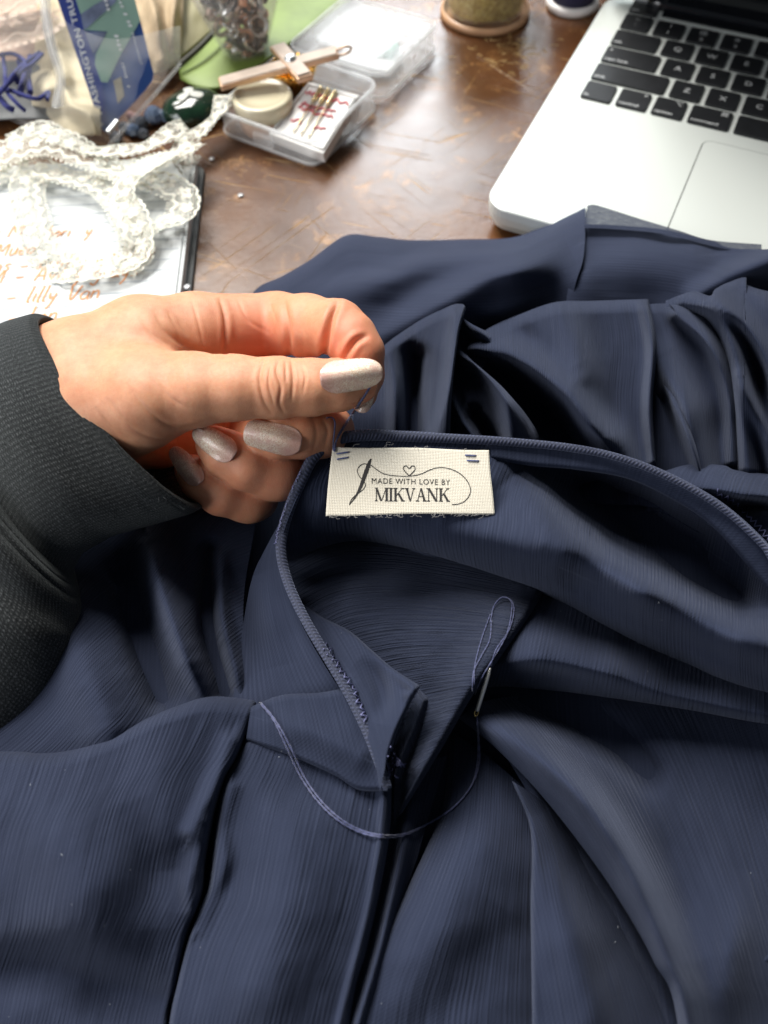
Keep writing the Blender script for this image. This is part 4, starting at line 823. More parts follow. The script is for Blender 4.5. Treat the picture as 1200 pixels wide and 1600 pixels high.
    put([stroke([(396, 372), (372, 356), (348, 366), (338, 388), (347, 412), (364, 430), (374, 450), (364, 470), (345, 485), (326, 500), (310, 518), (302, 540)], 3.4, 120),
         stroke([(398, 362), (425, 382), (455, 400), (500, 409), (570, 411), (620, 402), (660, 384), (700, 373), (745, 377), (790, 396), (825, 428), (843, 468), (836, 500), (815, 524), (790, 535), (760, 539)], 3.6, 160)], 'printed_thread')
    put([stroke([(570, 410), (556, 396), (545, 382), (545, 370), (556, 365), (570, 377), (582, 366), (593, 368), (595, 382), (584, 396), (570, 410)], 4.2, 80)], 'printed_heart')
    V, Fc = text2d('MADE WITH LOVE BY', 36, 'LEFT', 0.0, 0, 1.12); w = V[:, 0].max(); V = np.c_[400 + V[:, 0] * (352 / w), 444 + V[:, 0] * (357 / w) * 0.018 - V[:, 1] * 0.98]; put([(V, Fc)], 'printed_line')
    # serif capitals drawn from slabs
    def q(x0, y0, x1, y1, w0, w1=None):  # stem from (x0,y0) to (x1,y1) with horizontal widths
        w1 = w0 if w1 is None else w1; return (np.array([(x0 - w0 / 2, y0), (x0 + w0 / 2, y0), (x1 + w1 / 2, y1), (x1 - w1 / 2, y1)]), [(0, 1, 2, 3)])
    def serif(x, y, w, up): 
        t = .045 if up else -.045; return (np.array([(x - w / 2, y), (x + w / 2, y), (x + w / 2, y + t), (x + w * .2, y + t * 1.9), (x - w * .2, y + t * 1.9), (x - w / 2, y + t)]), [(0, 1, 2, 3, 4, 5)])
    TK, TN = .16, .06
    def st(x, w=TK): return [q(x, 0, x, 1, w), serif(x, 0, w + .16, True), serif(x, 1, w + .16, False)]
    glyph = {'M': (1.06, st(.13, TN) + st(.92, TK) + [q(.14, 1, .50, .02, TK), q(.88, 1, .53, .02, TN)]), 'I': (.36, st(.18)),
             'K': (.86, st(.17) + [q(.70, 1, .24, .42, TN), q(.38, .60, .74, 0, TK * 1.15), serif(.70, 1, .26, False), serif(.74, 0, .30, True)]),
             'V': (.84, [q(.16, 1, .44, 0, TK * 1.1, TK * .6), q(.70, 1, .44, 0, TN), serif(.16, 1, .32, False), serif(.70, 1, .26, False)]),
             'A': (.84, [q(.42, 1, .70, 0, TK * .7, TK * 1.15), q(.42, 1, .14, 0, TN), q(.44, .33, .44, .39, .36), serif(.14, 0, .26, True), serif(.70, 0, .32, True)]),
             'N': (.92, [q(.15, 0, .15, 1, TN), q(.77, 0, .77, 1, TN), q(.15, 1, .76, 0, TK * 1.2), serif(.15, 0, .24, True), serif(.12, 1, .26, False), serif(.77, 1, .24, False)])}
    x = 0; letters = []
    for ch in 'MIKVANK':
        w, gs = glyph[ch]; letters.append((ch, x, gs)); x += w
    sx = 336 / x
    for ch, xo, gs in letters: put([(np.c_[415 + (v[:, 0] + xo) * sx, 523 + (v[:, 0] + xo) * sx * 0.006 - v[:, 1] * 60], f) for v, f in gs], 'printed_letter')
    # hand stitches at the corners
    st_m = plain('blue_grey_thread', (0.075, 0.095, 0.22), 0.6, 0, 0.3, 900)
    for a_, b_ in (((246, 312), (303, 303)), ((246, 336), (300, 327)), ((819, 318), (869, 320)), ((827, 341), (882, 344))):
        L_ = np.linspace(0, 1, 9)[:, None]; pz = np.array(a_) * (1 - L_) + np.array(b_) * L_
        P = onl(pz, 0.0003); P[0] = onl(pz[:1], -0.0003)[0]; P[-1] = onl(pz[-1:], -0.0003)[0]
        o = tube('corner_stitch', P, 0.00028, None, st_m, 6); o.parent = LAB; o.matrix_parent_inverse = Matrix.Identity(4)
    # frayed weft threads along cut edges
    fm = plain('cream_fibre', (0.30, 0.29, 0.28), 0.9); rg = random.Random(7); parts = []
    for i in range(70):
        t = rg.random(); topside = rg.random() < 0.42
        x0 = (520 + 244 * t) if topside else (509 + 264 * t); y0 = (698 + 5 * t) if topside else (805 - 3 * t); sg = -1 if topside else 1
        if topside and i % 4: continue
        L_ = rg.uniform(3, 9) if i % 9 else rg.uniform(9, 16); a_ = rg.gauss(0, 0.9); pts = [(x0, y0 - sg * 2), (x0 + L_ * .4 * math.sin(a_), y0 + sg * L_ * .35), (x0 + L_ * math.sin(a_ * 1.6), y0 + sg * L_ * .6 * abs(math.cos(a_))), (x0 + L_ * 1.3 * math.sin(a_ * 1.8 + .3), y0 + sg * L_ * .55)]
        P2 = cr(pts, 8); t2 = np.gradient(P2, axis=0); t2 /= np.linalg.norm(t2, axis=1)[:, None] + 1e-9; nn = np.stack([-t2[:, 1], t2[:, 0]], 1) * 0.24
        V = np.vstack([P2 + nn, P2 - nn]); V3 = D(V[:, 0], V[:, 1], ldep(V[:, 0], np.clip(V[:, 1], 695, 806)) - 0.0002 + rg.uniform(-.0003, .0003)); parts.append((V3, [(k_, k_ + 1, 9 + k_, 8 + k_) for k_ in range(7)]))
    V, Fc = merge(parts); o = mesh('frayed_fibres', V, Fc, None, fm); o['kind'] = 'stuff'; o.parent = LAB; o.matrix_parent_inverse = Matrix.Identity(4)
label()

THREAD = plain('navy_thread', (0.055, 0.066, 0.16), 0.55, 0, 0.4, 1200, 0, 0, Sheen_Weight=0.4)
def surf_path(pts, off, n=60):
    P = cr(np.array(pts, float), n); W = np.array([surf(x, y, 0.0) for x, y in P[:, :2]])
    d = np.array([depth_of(w) for w in W])
    # a thread spans hollows: keep it near the high points of the cloth under it
    for _ in range(30):
        m = d.copy(); m[1:-1] = np.minimum(d[1:-1], (d[:-2] + d[2:]) / 2); d = m
    o = np.interp(np.linspace(0, 1, n), np.linspace(0, 1, len(off)), off) if hasattr(off, '__len__') else off
    return D(P[:, 0], P[:, 1], d - o)
def twist(W, r, name, parent):   # two plies wound round each other
    n = len(W); parts = []
    for ph in (0, math.pi):
        a_ = np.linspace(0, n * 0.9, n) + ph; off = np.stack([np.cos(a_), np.sin(a_), np.zeros(n)], 1) * r * 0.75
        o = tube(name, W + off, r, None, THREAD, 6); V = np.array([v.co[:] for v in o.data.vertices]); Fc = [tuple(p.vertices) for p in o.data.polygons]; bpy.data.objects.remove(o); parts.append((V, Fc))
    V, Fc = merge(parts); return mesh(name, V, Fc, None, THREAD)
th = empty('sewing_thread', tuple(T(650, 1250, 0.0)), 'loose navy sewing thread looping from needle to dress front', 'thread')
for pts, off in (([(745, 1118), (748, 1150), (749, 1190), (738, 1225), (712, 1258), (672, 1285), (626, 1304), (580, 1302), (540, 1285), (505, 1255), (476, 1215), (455, 1170), (432, 1128), (408, 1098)], 0.0009),
                 ([(745, 1118), (747, 1152), (746, 1192), (736, 1228), (708, 1262), (668, 1288), (624, 1307), (578, 1305), (536, 1287), (500, 1256), (470, 1214), (448, 1168), (428, 1126), (406, 1098)], 0.0008)):
    o = twist(surf_path(pts, off, 160), 0.00016, 'strand', None); setparent(o, th)
for pts in ([(766, 1046), (775, 1015), (795, 985), (803, 955), (799, 938), (785, 934), (772, 948), (766, 972)], [(768, 962), (772, 946), (784, 933), (796, 936), (800, 950), (792, 990), (770, 1030), (752, 1060), (742, 1085)], [(768, 970), (765, 1000), (752, 1025), (740, 1050), (738, 1080)], [(766, 960), (752, 1000), (742, 1040), (741, 1070)]):
    o = twist(surf_path(pts, 0.0008, 60), 0.00012, 'strand', None); setparent(o, th)
# held thread: from between finger and thumb down to the label corner
ht = empty('held_thread', tuple(T(550, 650, 0.0)), 'short blue thread pinched by thumb and finger above the label', 'thread')
lc = depth_of(surf(523, 686)) - 0.001
e2 = np.array([522.0, 704.0]); de2 = float(ldep(522, 704)) - .0004
def held(pts, r):
    P = cr(np.array(pts, float), 90); zz = []
    for x, y in P:
        q = surf_z(x, y); zz.append(q if q is not None and q > -90 else np.nan)
    zz = np.array(zz) + 2.5; dd = D0 - zz * PXM
    for i, (x, y) in enumerate(P):
        c = depth_of(surf(x, y)) - .0007
        if y > 697: c = min(c, float(ldep(x, y)) - .0004)
        dd[i] = c if np.isnan(dd[i]) else min(dd[i], c)
    for _ in range(60):
        m_ = dd.copy(); m_[1:-1] = np.minimum(dd[1:-1], (dd[:-2] + dd[2:]) / 2); dd = m_
    o = twist(D(P[:, 0], P[:, 1], dd), r, 'strand', None); setparent(o, ht)
held([(580, 603), (572, 616), (558, 638), (544, 658), (532, 677), (524, 692), (522, 705)], 0.00019)
held([(578, 604), (569, 619), (554, 641), (540, 661), (530, 678), (525, 692), (523, 706)], 0.00019)
held([(510, 653), (518, 652), (523, 658), (523, 672), (521, 690), (521, 704)], 0.00017)

# needle: steel shaft, flattened gilt eye end
def needle():
    a_ = surf(766, 1044, 0.0022); b_ = surf(743, 1118, 0.0020)
    m = surf(755, 1080, 0.0016); lift = max(0, depth_of((a_ + b_) / 2) - depth_of(m))
    rr = ray(755., 1080.); rr /= np.linalg.norm(rr); a_ = a_ - rr * lift; b_ = b_ - rr * lift
    steel = plain('needle_steel', (0.92, 0.90, 0.84), 0.25, 0.55, 0.05, 300); gilt = plain('gilt_eye', (0.85, 0.62, 0.25), 0.22, 1.0, 0.05, 300)
    root = empty('sewing_needle', tuple((a_ + b_) / 2 * np.array([1, 1, 0])), 'bright steel sewing needle lying on the navy cloth', 'needle')
    t = np.linspace(0, 1, 30)[:, None]; P = a_ * (1 - t) + b_ * t
    o = tube('shaft', P[:27], np.interp(t[:27, 0], [0, .12, .4, 1], [.00028, .0006, .0007, .00066]), None, steel, 10); setparent(o, root)
    for s_ in (-1, 1):
        q = np.cross(b_ - a_, rr); q /= np.linalg.norm(q); E_ = cr(np.array([P[25], P[26] + q * s_ * .00045, P[28] + q * s_ * .0005, b_ + (b_ - a_) * .02]), 16)
        o = tube('eye', E_, .00024, None, gilt, 8); setparent(o, root)
needle()

# zigzag stitching along the binding, one mesh per run
def zigzag(pts, n, amp, off, r, mat, name='edge_stitching'):
    P = cr(np.array(pts, float), n); t = np.gradient(P, axis=0); t /= np.linalg.norm(t, axis=1)[:, None]; nn = np.stack([-t[:, 1], t[:, 0]], 1)
    rg = np.random.RandomState(len(pts) + n); Z = P + nn * ((np.arange(n) % 2) * 2 - 1)[:, None] * amp * rg.uniform(.6, 1.2, (n, 1)) + rg.normal(0, .7, (n, 2))
    W = np.array([surf(x, y, off) for x, y in np.repeat(Z, 2, 0)[:, :2]]); o = tube(name, W, r, None, mat, 5); o['kind'] = 'stuff'; setparent(o, dress)
LIL = plain('lilac_grey_stitch_thread', (0.16, 0.17, 0.33), 0.6, 0, 0.3, 900)
zigzag([(508, 1006), (524, 1034), (545, 1062), (560, 1092), (572, 1126)], 26, 4.5, 0.0008, 0.00020, LIL)
zigzag([(1118, 768), (1140, 782), (1165, 802), (1185, 822), (1202, 842)], 24, 4.0, 0.0008, 0.00020, LIL)
zigzag([(430, 850), (438, 815), (452, 775), (470, 735)], 40, 1.6, 0.0008, 0.00014, LIL)
# knot of thread at the end of the neckline
rgk = random.Random(5)
for i in range(9):
    c0 = np.array([612, 1192]); pts = [c0 + np.array([rgk.gauss(0, 5), rgk.gauss(0, 9)]) for _ in range(3)] + [c0 + np.array([rgk.gauss(6, 8), rgk.gauss(4, 12)])]
    W = np.array([surf(x, y, 0.0012 + 0.0003 * (i % 3)) for x, y in cr(np.array(pts), 14)]); o = tube('thread_knot', W, 0.00022, None, LIL, 5); setparent(o, dress)

# lint caught on the cloth
rl = random.Random(13); parts = []
for i in range(34):
    x, y = rl.uniform(10, 1190), rl.uniform(860, 1590)
    if x < 420 and y < 1180: continue
    p = surf(x, y, 0.0004); s_ = rl.uniform(.00005, .00014) ; d_ = np.array([rl.gauss(0, 1), rl.gauss(0, 1), 0]); d_ /= np.linalg.norm(d_); q = np.array([-d_[1], d_[0], 0]); L_ = rl.uniform(1, 4)
    parts.append((np.array([p - d_ * s_ * L_, p + q * s_, p + d_ * s_ * L_, p - q * s_]), [(0, 1, 2, 3)]))
V, Fc = merge(parts); o = mesh('lint', V, Fc, None, plain('white_lint', (.22, .24, .28), .9)); o['kind'] = 'stuff'; setparent(o, dress)
# ------------------------------------------------------------------ things on the table behind the dress
def planepx(A, B, C_):           # returns f(px, py, lift) -> point of the plane through A, B, C seen at that pixel
    nrm = np.cross(B - A, C_ - A); nrm /= np.linalg.norm(nrm)
    if nrm @ (CAM - A) < 0: nrm = -nrm
    def f(px, py, lift=0.0):
        r = ray(px, py); t = ((A + nrm * lift - CAM) @ nrm) / (r @ nrm); return CAM + r * t[..., None]
    return f
def child(o, p): return setparent(o, p)
def sub(o, p): o.parent = p; o.matrix_parent_inverse = Matrix.Identity(4); return o
rnd = random.Random(11)

# notebook ------------------------------------------------------------
def notebook():
    x1, y1 = -0.0885, 0.370; W, L = 0.150, 0.212
    root = empty('notebook', (x1 - W / 2, y1 - L / 2, 0), 'open lined notebook with orange handwriting under cream lace', 'notebook'); root.rotation_euler = (0, 0, math.radians(1.0))
    cov = plain('dark_grey_cover', (0.05, 0.055, 0.055), 0.6, 0, 0.2, 300, 0.0001); pg = plain('white_paper', (0.66, 0.69, 0.69), 0.8, 0, 0.02, 40)
    V, Fc = rbox(W + .004, L + .004, .0022, .006, .0006); mesh('cover', V, Fc, root, cov, False)
    V, Fc = rbox(W, L, .0060, .005, .0004); V = V + [-.001, 0, .0022]; blk = mesh('page_block', V, Fc, root, pg, False)
    nu, nv = 30, 40; U, Vv = np.meshgrid(np.linspace(-W / 2 + .001, W / 2 - .003, nu), np.linspace(-L / 2 + .001, L / 2 - .001, nv))
    hz = lambda x, y: .0086 + .0009 * np.sin((x + .05) * 28) * np.cos(y * 9) + .0006 * (x / .07) ** 2
    mesh('page', np.stack([U, Vv, hz(U, Vv)], -1).reshape(-1, 3), grid_faces(nu, nv)[:, ::-1], root, pg)
    lnm = plain('pale_blue_rule', (0.36, 0.41, 0.47), 0.8); 
    for k in range(27):
        y = L / 2 - .022 - k * .0071; xs = np.linspace(-W / 2 + .002, W / 2 - .004, 24)
        V = np.vstack([np.stack([xs, np.full(24, y - .00022), hz(xs, y) + .0001], 1), np.stack([xs, np.full(24, y + .00022), hz(xs, y) + .0001], 1)])
        mesh('ruled_line', V, [(i, i + 1, 25 + i, 24 + i) for i in range(23)], root, lnm, False)
    # single-stroke handwriting, x-height 1
    S = {'a': (.9, [[(.7, .9), (.3, 1), (0, .5), (.25, 0), (.65, .3), (.7, .9), (.72, .1), (.85, 0)]]), 'b': (.8, [[(.1, 2), (.05, .2), (.4, 0), (.65, .5), (.4, .9), (.05, .5)]]), 'e': (.8, [[(.05, .5), (.6, .6), (.4, 1), (.05, .5), (.25, 0), (.65, .2)]]), 'f': (.7, [[(.6, 1.9), (.35, 1.8), (.3, 0), (.2, -.7)], [(.05, .9), (.6, .9)]]),
         'g': (.85, [[(.65, .9), (.3, 1), (.05, .5), (.3, .1), (.65, .5), (.65, .9), (.6, -.6), (.3, -.95), (.05, -.6)]]), 'i': (.4, [[(.15, 1), (.15, .1), (.3, 0)], [(.15, 1.45), (.18, 1.5)]]), 'k': (.8, [[(.1, 2), (.08, 0)], [(.6, 1), (.1, .5), (.65, 0)]]), 'l': (.45, [[(.15, 2), (.12, .1), (.35, 0)]]), 'm': (1.2, [[(.05, 1), (.05, 0), (.1, .8), (.4, 1), (.5, 0), (.55, .8), (.85, 1), (1, 0)]]),
         'n': (.85, [[(.05, 1), (.05, 0), (.1, .7), (.45, 1), (.6, .7), (.65, 0)]]), 'o': (.8, [[(.35, 1), (.05, .5), (.3, 0), (.65, .5), (.35, 1)]]), 'r': (.65, [[(.05, 1), (.05, 0), (.1, .7), (.5, 1)]]), 's': (.7, [[(.6, .9), (.3, 1), (.1, .75), (.5, .35), (.35, 0), (.05, .1)]]), 't': (.6, [[(.25, 1.7), (.2, .1), (.45, 0)], [(0, 1.1), (.5, 1.15)]]), 'u': (.85, [[(.05, 1), (.1, .1), (.4, 0), (.6, .6), (.62, 1), (.7, 0)]]),
         'v': (.8, [[(.05, 1), (.3, 0), (.6, 1)]]), 'y': (.85, [[(.05, 1), (.2, .3), (.5, .4)], [(.65, 1), (.5, -.3), (.25, -1)]]), 'h': (.85, [[(.1, 2), (.05, 0), (.1, .7), (.45, 1), (.6, .6), (.62, 0)]]), 'A': (1.1, [[(0, 0), (.45, 1.8), (.9, 0)], [(.2, .65), (.75, .65)]]), 'V': (1.1, [[(.05, 1.8), (.4, 0), (.95, 1.8)]]), 'M': (1.4, [[(0, 0), (.15, 1.8), (.6, .5), (1.05, 1.8), (1.2, 0)]]), '-': (1.0, [[(.1, .5), (.8, .55)]]), ' ': (.8, [])}
    ink = plain('orange_ink', (0.74, 0.32, 0.12), 0.7, 0, 0.15, 400)
    def write(s, px, py, size, slope=0.0):
        p0 = T(px, py, .009) - np.array(root.location); x = p0[0]; y = p0[1]; parts = []
        for ch in s:
            w, st = S[ch]
            for pl in st:
                P = cr(np.array(pl, float) * size, 20); P = P + np.array([P[:, 1] * .18, np.zeros(20)]).T if True else P
                P = P + [x, y + rnd.uniform(-.0003, .0003)]; t = np.gradient(P, axis=0); t /= np.linalg.norm(t, axis=1)[:, None] + 1e-9; nn = np.stack([-t[:, 1], t[:, 0]], 1) * .00042
                V = np.vstack([P + nn, P - nn]); parts.append((np.c_[V, hz(V[:, 0], V[:, 1]) + .00022], [(i, i + 1, 21 + i, 20 + i) for i in range(19)]))
            x += w * size * 1.08; y += slope * size
        V, Fc = merge(parts); mesh('handwriting', V, Fc, root, ink, False)
    write('y M', -12, 372, .0048); write('hori  y', 75, 372, .0040); write('Mueb', -8, 400, .0048); write('r blais', 175, 408, .0040); write('ms - konfty n', -14, 425, .0046); write('M - Avery grays', -18, 444, .0050); write('k - lilly Van', -22, 476, .0050); write('n - kon', -22, 508, .0050)
notebook()

# lace: ribbons with real openings between the threads ----------------
def lace_mat(name, col):
    n = NT(name); v = n.coord('Object'); f = n.noise(v, 500, 3)
    n.set(Base_Color=n.ramp(f, [(0.3, tuple(c * .85 for c in col)), (0.7, col)]), Roughness=0.8, Sheen_Weight=0.3, Subsurface_Weight=0.1, Subsurface_Scale=0.002); n.l(n.bump(f, 0.0003, 0.8), n.b.inputs['Normal']); return n.m
LACE = lace_mat('cream_lace', (0.80, 0.78, 0.67)); LACEP = lace_mat('blush_lace', (0.62, 0.47, 0.36))
def lace_ribbon(P, width, root, name='lace_ribbon', mat=None, seed=0, up=None, period=.0090):
    """P: n x 3 centre line in metres; flat ribbon with scalloped edge, flower motifs and open net."""
    P = cr(P, 400); s = np.r_[0, np.cumsum(np.linalg.norm(np.diff(P, axis=0), axis=1))]; L = s[-1]; n = max(40, int(L / .00034)); m = max(10, int(width / .00034))
    q = np.linspace(0, L, n); C_ = np.stack([np.interp(q, s, P[:, k]) for k in range(3)], 1); t = np.gradient(C_, axis=0); t /= np.linalg.norm(t, axis=1)[:, None]
    upv = np.array([0, 0, 1.0]) if up is None else np.asarray(up, float)
    side = np.cross(upv, t); side /= np.linalg.norm(side, axis=1)[:, None]; nr_ = np.cross(t, side)
    w = np.linspace(-.5, .5, m); Q, Wd = np.meshgrid(q, w, indexing='ij'); wave = np.sin(Q / .021 + seed) * (Wd + .2) * .004 + np.sin(Q / .0065 + 2 * seed) * (Wd + .3) * .0022
    X3 = C_[:, None] + side[:, None] * (Wd * width)[..., None] + nr_[:, None] * wave[..., None]
    # pattern
    u_ = (Q / period) % 1 - .5; k = np.floor(Q / period); v_ = Wd
    sc = .5 - .07 * (1 - np.abs(np.cos(np.pi * Q / (period * .5)))) ; inside = (Wd < sc) & (Wd > -.48)
    fx, fy = u_ * period, (v_ - .12) * width; r = np.hypot(fx, fy); a_ = np.arctan2(fy, fx); R0 = period * .42
    petal = (r < R0 * (.55 + .45 * np.abs(np.cos(2.5 * a_ + k)))) & ((r > R0 * .16) | (r < R0 * .08)) & ~((np.abs(np.sin(5 * a_)) < .22) & (r > R0 * .5))
    gx = (Q + v_ * width) / .0017 % 1; gy = (Q - v_ * width) / .0017 % 1; net = (gx < .24) | (gy < .24)
    band = (Wd > sc - .07) | (Wd < -.40); hole = ((np.hypot(((Q / .0030) % 1 - .5) * .003, (Wd + .44) * width) < .0008))
    vine = np.abs(v_ + .22 - .06 * np.sin(2 * np.pi * Q / period)) * width < .0011
    solid = inside & (petal | net | band | vine) & ~hole
    fc = solid[:-1, :-1] & solid[1:, 1:] | (solid[:-1, 1:] & solid[1:, :-1]); idx = np.arange(n * m).reshape(n, m)
    ii, jj = np.nonzero(fc); Fq = np.stack([idx[ii, jj], idx[ii + 1, jj], idx[ii + 1, jj + 1], idx[ii, jj + 1]], 1)
    rel = nr_[:, None] * (.0004 * (petal | vine | band))[..., None]
    V = (X3 + rel).reshape(-1, 3); used = np.unique(Fq); mp = np.full(len(V), -1); mp[used] = np.arange(len(used))
    o = mesh(name, V[used], mp[Fq], None, mat or LACE); return o
def path(pts): return np.array([T(x, y, h) for x, y, h in pts])
def lace_trim():
    root = empty('lace_trim', tuple(T(140, 330, 0)), 'cream scalloped lace trim coiled loosely on the notebook page', 'lace')
    for i, (pts, w) in enumerate([
        ([(-30, 262, .014), (30, 236, .020), (80, 226, .022), (130, 244, .020), (180, 262, .018), (230, 258, .018), (275, 240, .020), (300, 222, .016)], .019),
        ([(-30, 282, .012), (40, 262, .014), (100, 274, .016), (160, 292, .016), (196, 330, .018), (212, 370, .016), (205, 402, .013), (170, 420, .012), (130, 424, .012), (92, 414, .012), (66, 386, .013), (52, 345, .014), (44, 300, .014), (60, 268, .013)], .019),
        ([(150, 262, .017), (205, 276, .018), (250, 288, .016), (284, 306, .014), (280, 336, .013), (250, 354, .012), (216, 372, .012)], .018),
        ([(300, 262, .016), (280, 244, .020), (240, 252, .024), (200, 282, .020), (190, 322, .018), (208, 362, .018), (216, 396, .014), (190, 420, .013)], .016),
        ([(10, 225, .018), (60, 205, .022), (110, 222, .022), (160, 236, .020), (215, 232, .020), (262, 212, .019), (296, 205, .014)], .014)]):
        child(lace_ribbon(path(pts), w, root, seed=i * 2.1), root)
lace_trim()
r2 = empty('lace_strip', tuple(T(310, 200, 0)), 'narrow cream lace strip leaning between green stone and box', 'lace')
child(lace_ribbon(path([(278, 232, .006), (305, 212, .012), (325, 190, .014), (345, 168, .016), (352, 150, .014)]), .013, r2, seed=3.3), r2)

# clear sewing box ----------------------------------------------------
CLEAR = plastic('clear_polypropylene', 0.13, (0.86, 0.89, 0.91), 0.16, 50, 0.55, 0.30); CLEAR2 = plastic('clear_bag_film', 0.08, (0.72, 0.76, 0.78), 0.10, 30, 0.2, 0.3)
Fp = T(497, 267)[:2]; uv_ = np.array([-54.4, 32.7]) / 63.5; vv_ = np.array([35.5, 55.1]) / 65.5
CB = Fp + (uv_ + vv_) * .0322; ang = math.atan2(vv_[1], vv_[0]) - math.pi / 2
def shell(w, d, h, r, t, floor=.0012):
    o = rrect(w, d, r, 7); i = rrect(w - 2 * t, d - 2 * t, r - t, 7); b = rrect(w - .003, d - .003, r - .001, 7)
    rim = rrect(w + .0012, d + .0012, r, 7); V = [(b, 0), (o, .0015), (o, h - .002), (rim, h - .0015), (rim, h), (i, h), (i, floor)]
    return stack(V)
def sewing_box():
    root = empty('clear_sewing_box', (CB[0], CB[1], 0), 'open clear plastic sewing box holding a pot and needle packet', 'box'); root.rotation_euler = (0, 0, ang)
    V, Fc = shell(.0645, .0645, .0155, .008, .0016); mesh('tray', V, Fc, root, CLEAR, False)
    V, Fc = shell(.0640, .0640, .0150, .008, .0016); V = V * [1, 1, -1] + [0, .0690, .0165]; lid = mesh('lid', V, [f[::-1] for f in Fc], root, CLEAR, False)
    V, Fc = rbox(.044, .044, .0012, .006, .0003); mesh('raised_panel', V + [0, .069, .0166], Fc, lid, CLEAR, False)
    EDGE = plastic('milky_box_edge', .32, (.92, .94, .95), .15, 50, .4, .3)
    for z_, ly, r_, pr in ((.0155, 0, .0009, root), (.0030, 0, .0007, root), (.0160, .069, .0010, lid), (.0030, .069, .0008, lid)):
        o2 = rrect(.0650, .0650, .008, 7); tube('edge', np.c_[o2[:, 0], o2[:, 1] + ly, np.full(len(o2), z_)], r_, pr, EDGE, 8, True)
    for sx in (-.018, .018):
        V, Fc = rbox(.012, .006, .002, .001, .0004); mesh('hinge', V + [sx, .0348, .0125], Fc, root, CLEAR, False)
    V, Fc = rbox(.012, .003, .006, .001, .0005); mesh('clasp', V + [0, -.034, .006], Fc, root, CLEAR, False)
    return root
sewing_box()
def lp(x, y, z=0):               # local box coordinates -> world
    c, s = math.cos(ang), math.sin(ang); return np.array([CB[0] + c * x - s * y, CB[1] + s * x + c * y, z])
wp = empty('paper_packet', tuple(lp(0.004, .069, .0013)), 'white folded packet inside the closed lid of the clear box', 'packet'); wp.rotation_euler = (0, 0, ang + .1)
V, Fc = rbox(.034, .022, .004, .002, .0006); mesh('packet_body', V, Fc, wp, plain('white_packet', (.7, .7, .68), .7), False)
V, Fc = rbox(.012, .012, .004, .002, .0006); mesh('green_seal', V + [.008, .006, .0041], Fc, wp, plain('green_seal_paper', (.18, .36, .28), .7), False)
def pot(k=.92):
    c = lp(-.0138, -.0132); root = empty('cream_pot', (c[0], c[1], .0013), 'round pot with smooth cream lid in the clear box', 'pot')
    V, Fc = lathe([(0, 0), (.0150, 0), (.0160, .0015), (.0166, .0120), (0.0155, .0125), (0, .0125)], 48); mesh('pot_body', V * [k, k, 1], Fc, root, plain('peach_pot', (.60, .36, .22), .35))
    V, Fc = lathe([(.0172, .0095), (.0176, .0100), (.0178, .0165), (.0172, .0178), (.0150, .0184), (.0146, .0179), (.009, .0181), (0, .0182)], 48); mesh('pot_lid', V * [k, k, 1], Fc, root, plain('cream_lid', (.72, .65, .46), .25, 0, .03, 40, 0, .4))
pot()
def needle_packet():
    A, B, C_ = T(425, 208, .010), T(482, 131, .017), T(562, 150, .017); f = planepx(A, B, C_)
    root = empty('needle_packet', tuple(A * [1, 1, 0] + [0, 0, .001]), 'white needle packet with red print lying in the clear box', 'packet')
    wh = plain('white_card', (.80, .79, .76), .55); red = plain('red_print', (.62, .10, .12), .6); gold = plain('pale_gold_metal', (.90, .74, .45), .22, 1.0)
    cs = [(420, 208), (482, 128), (560, 149), (505, 240)]
    nrm = np.cross(B - A, C_ - A); nrm /= np.linalg.norm(nrm); nrm = nrm if nrm[2] > 0 else -nrm
    Q = np.array([f(float(x), float(y)) for x, y in cs]); V = np.vstack([Q - nrm * .006, Q]); 
    child(mesh('packet_body', V, [(3, 2, 1, 0), (4, 5, 6, 7), (0, 1, 5, 4), (1, 2, 6, 5), (2, 3, 7, 6), (3, 0, 4, 7)], None, wh, False), root)
    def local(a, b): # a across 0..1, b down 0..1
        p = (np.array(cs[1]) * (1 - a) + np.array(cs[2]) * a) * (1 - b) + (np.array(cs[0]) * (1 - a) + np.array(cs[3]) * a) * b; return f(float(p[0]), float(p[1]), .0004)
    fr = [local(a, b) for a, b in ((.04, .04), (.96, .04), (.96, .94), (.04, .94))]; child(tube('packet_rim', np.array(fr), .0005, None, wh, 6, True), root)
    for (a0, a1, b0, w) in ((.08, .92, .16, .006), (.16, .78, .36, .005), (.14, .80, .44, .004), (.18, .36, .66, .004), (.62, .80, .66, .004)):
        rr = random.Random(int(a0 * 100 + b0 * 100)); k = int((a1 - a0) * 26); pts = [local(a0 + (a1 - a0) * i / k, b0 + rr.uniform(-.035, .035)) for i in range(k + 1)]
        child(tube('red_lettering', np.array(pts), .00055, None, red, 5), root)
    for a in (.30, .44, .58):
        P = np.array([local(a, .05) + nrm * .001, local(a + .02, .30) + nrm * .001]); child(tube('gilt_needle_head', cr(P, 8), .0011, None, gold, 10), root)
        P = np.array([local(a + .02, .30) + nrm * .0006, local(a + .05, .86) + nrm * .0006]); child(tube('needle', cr(P, 8), .0004, None, gold, 8), root)
needle_packet()
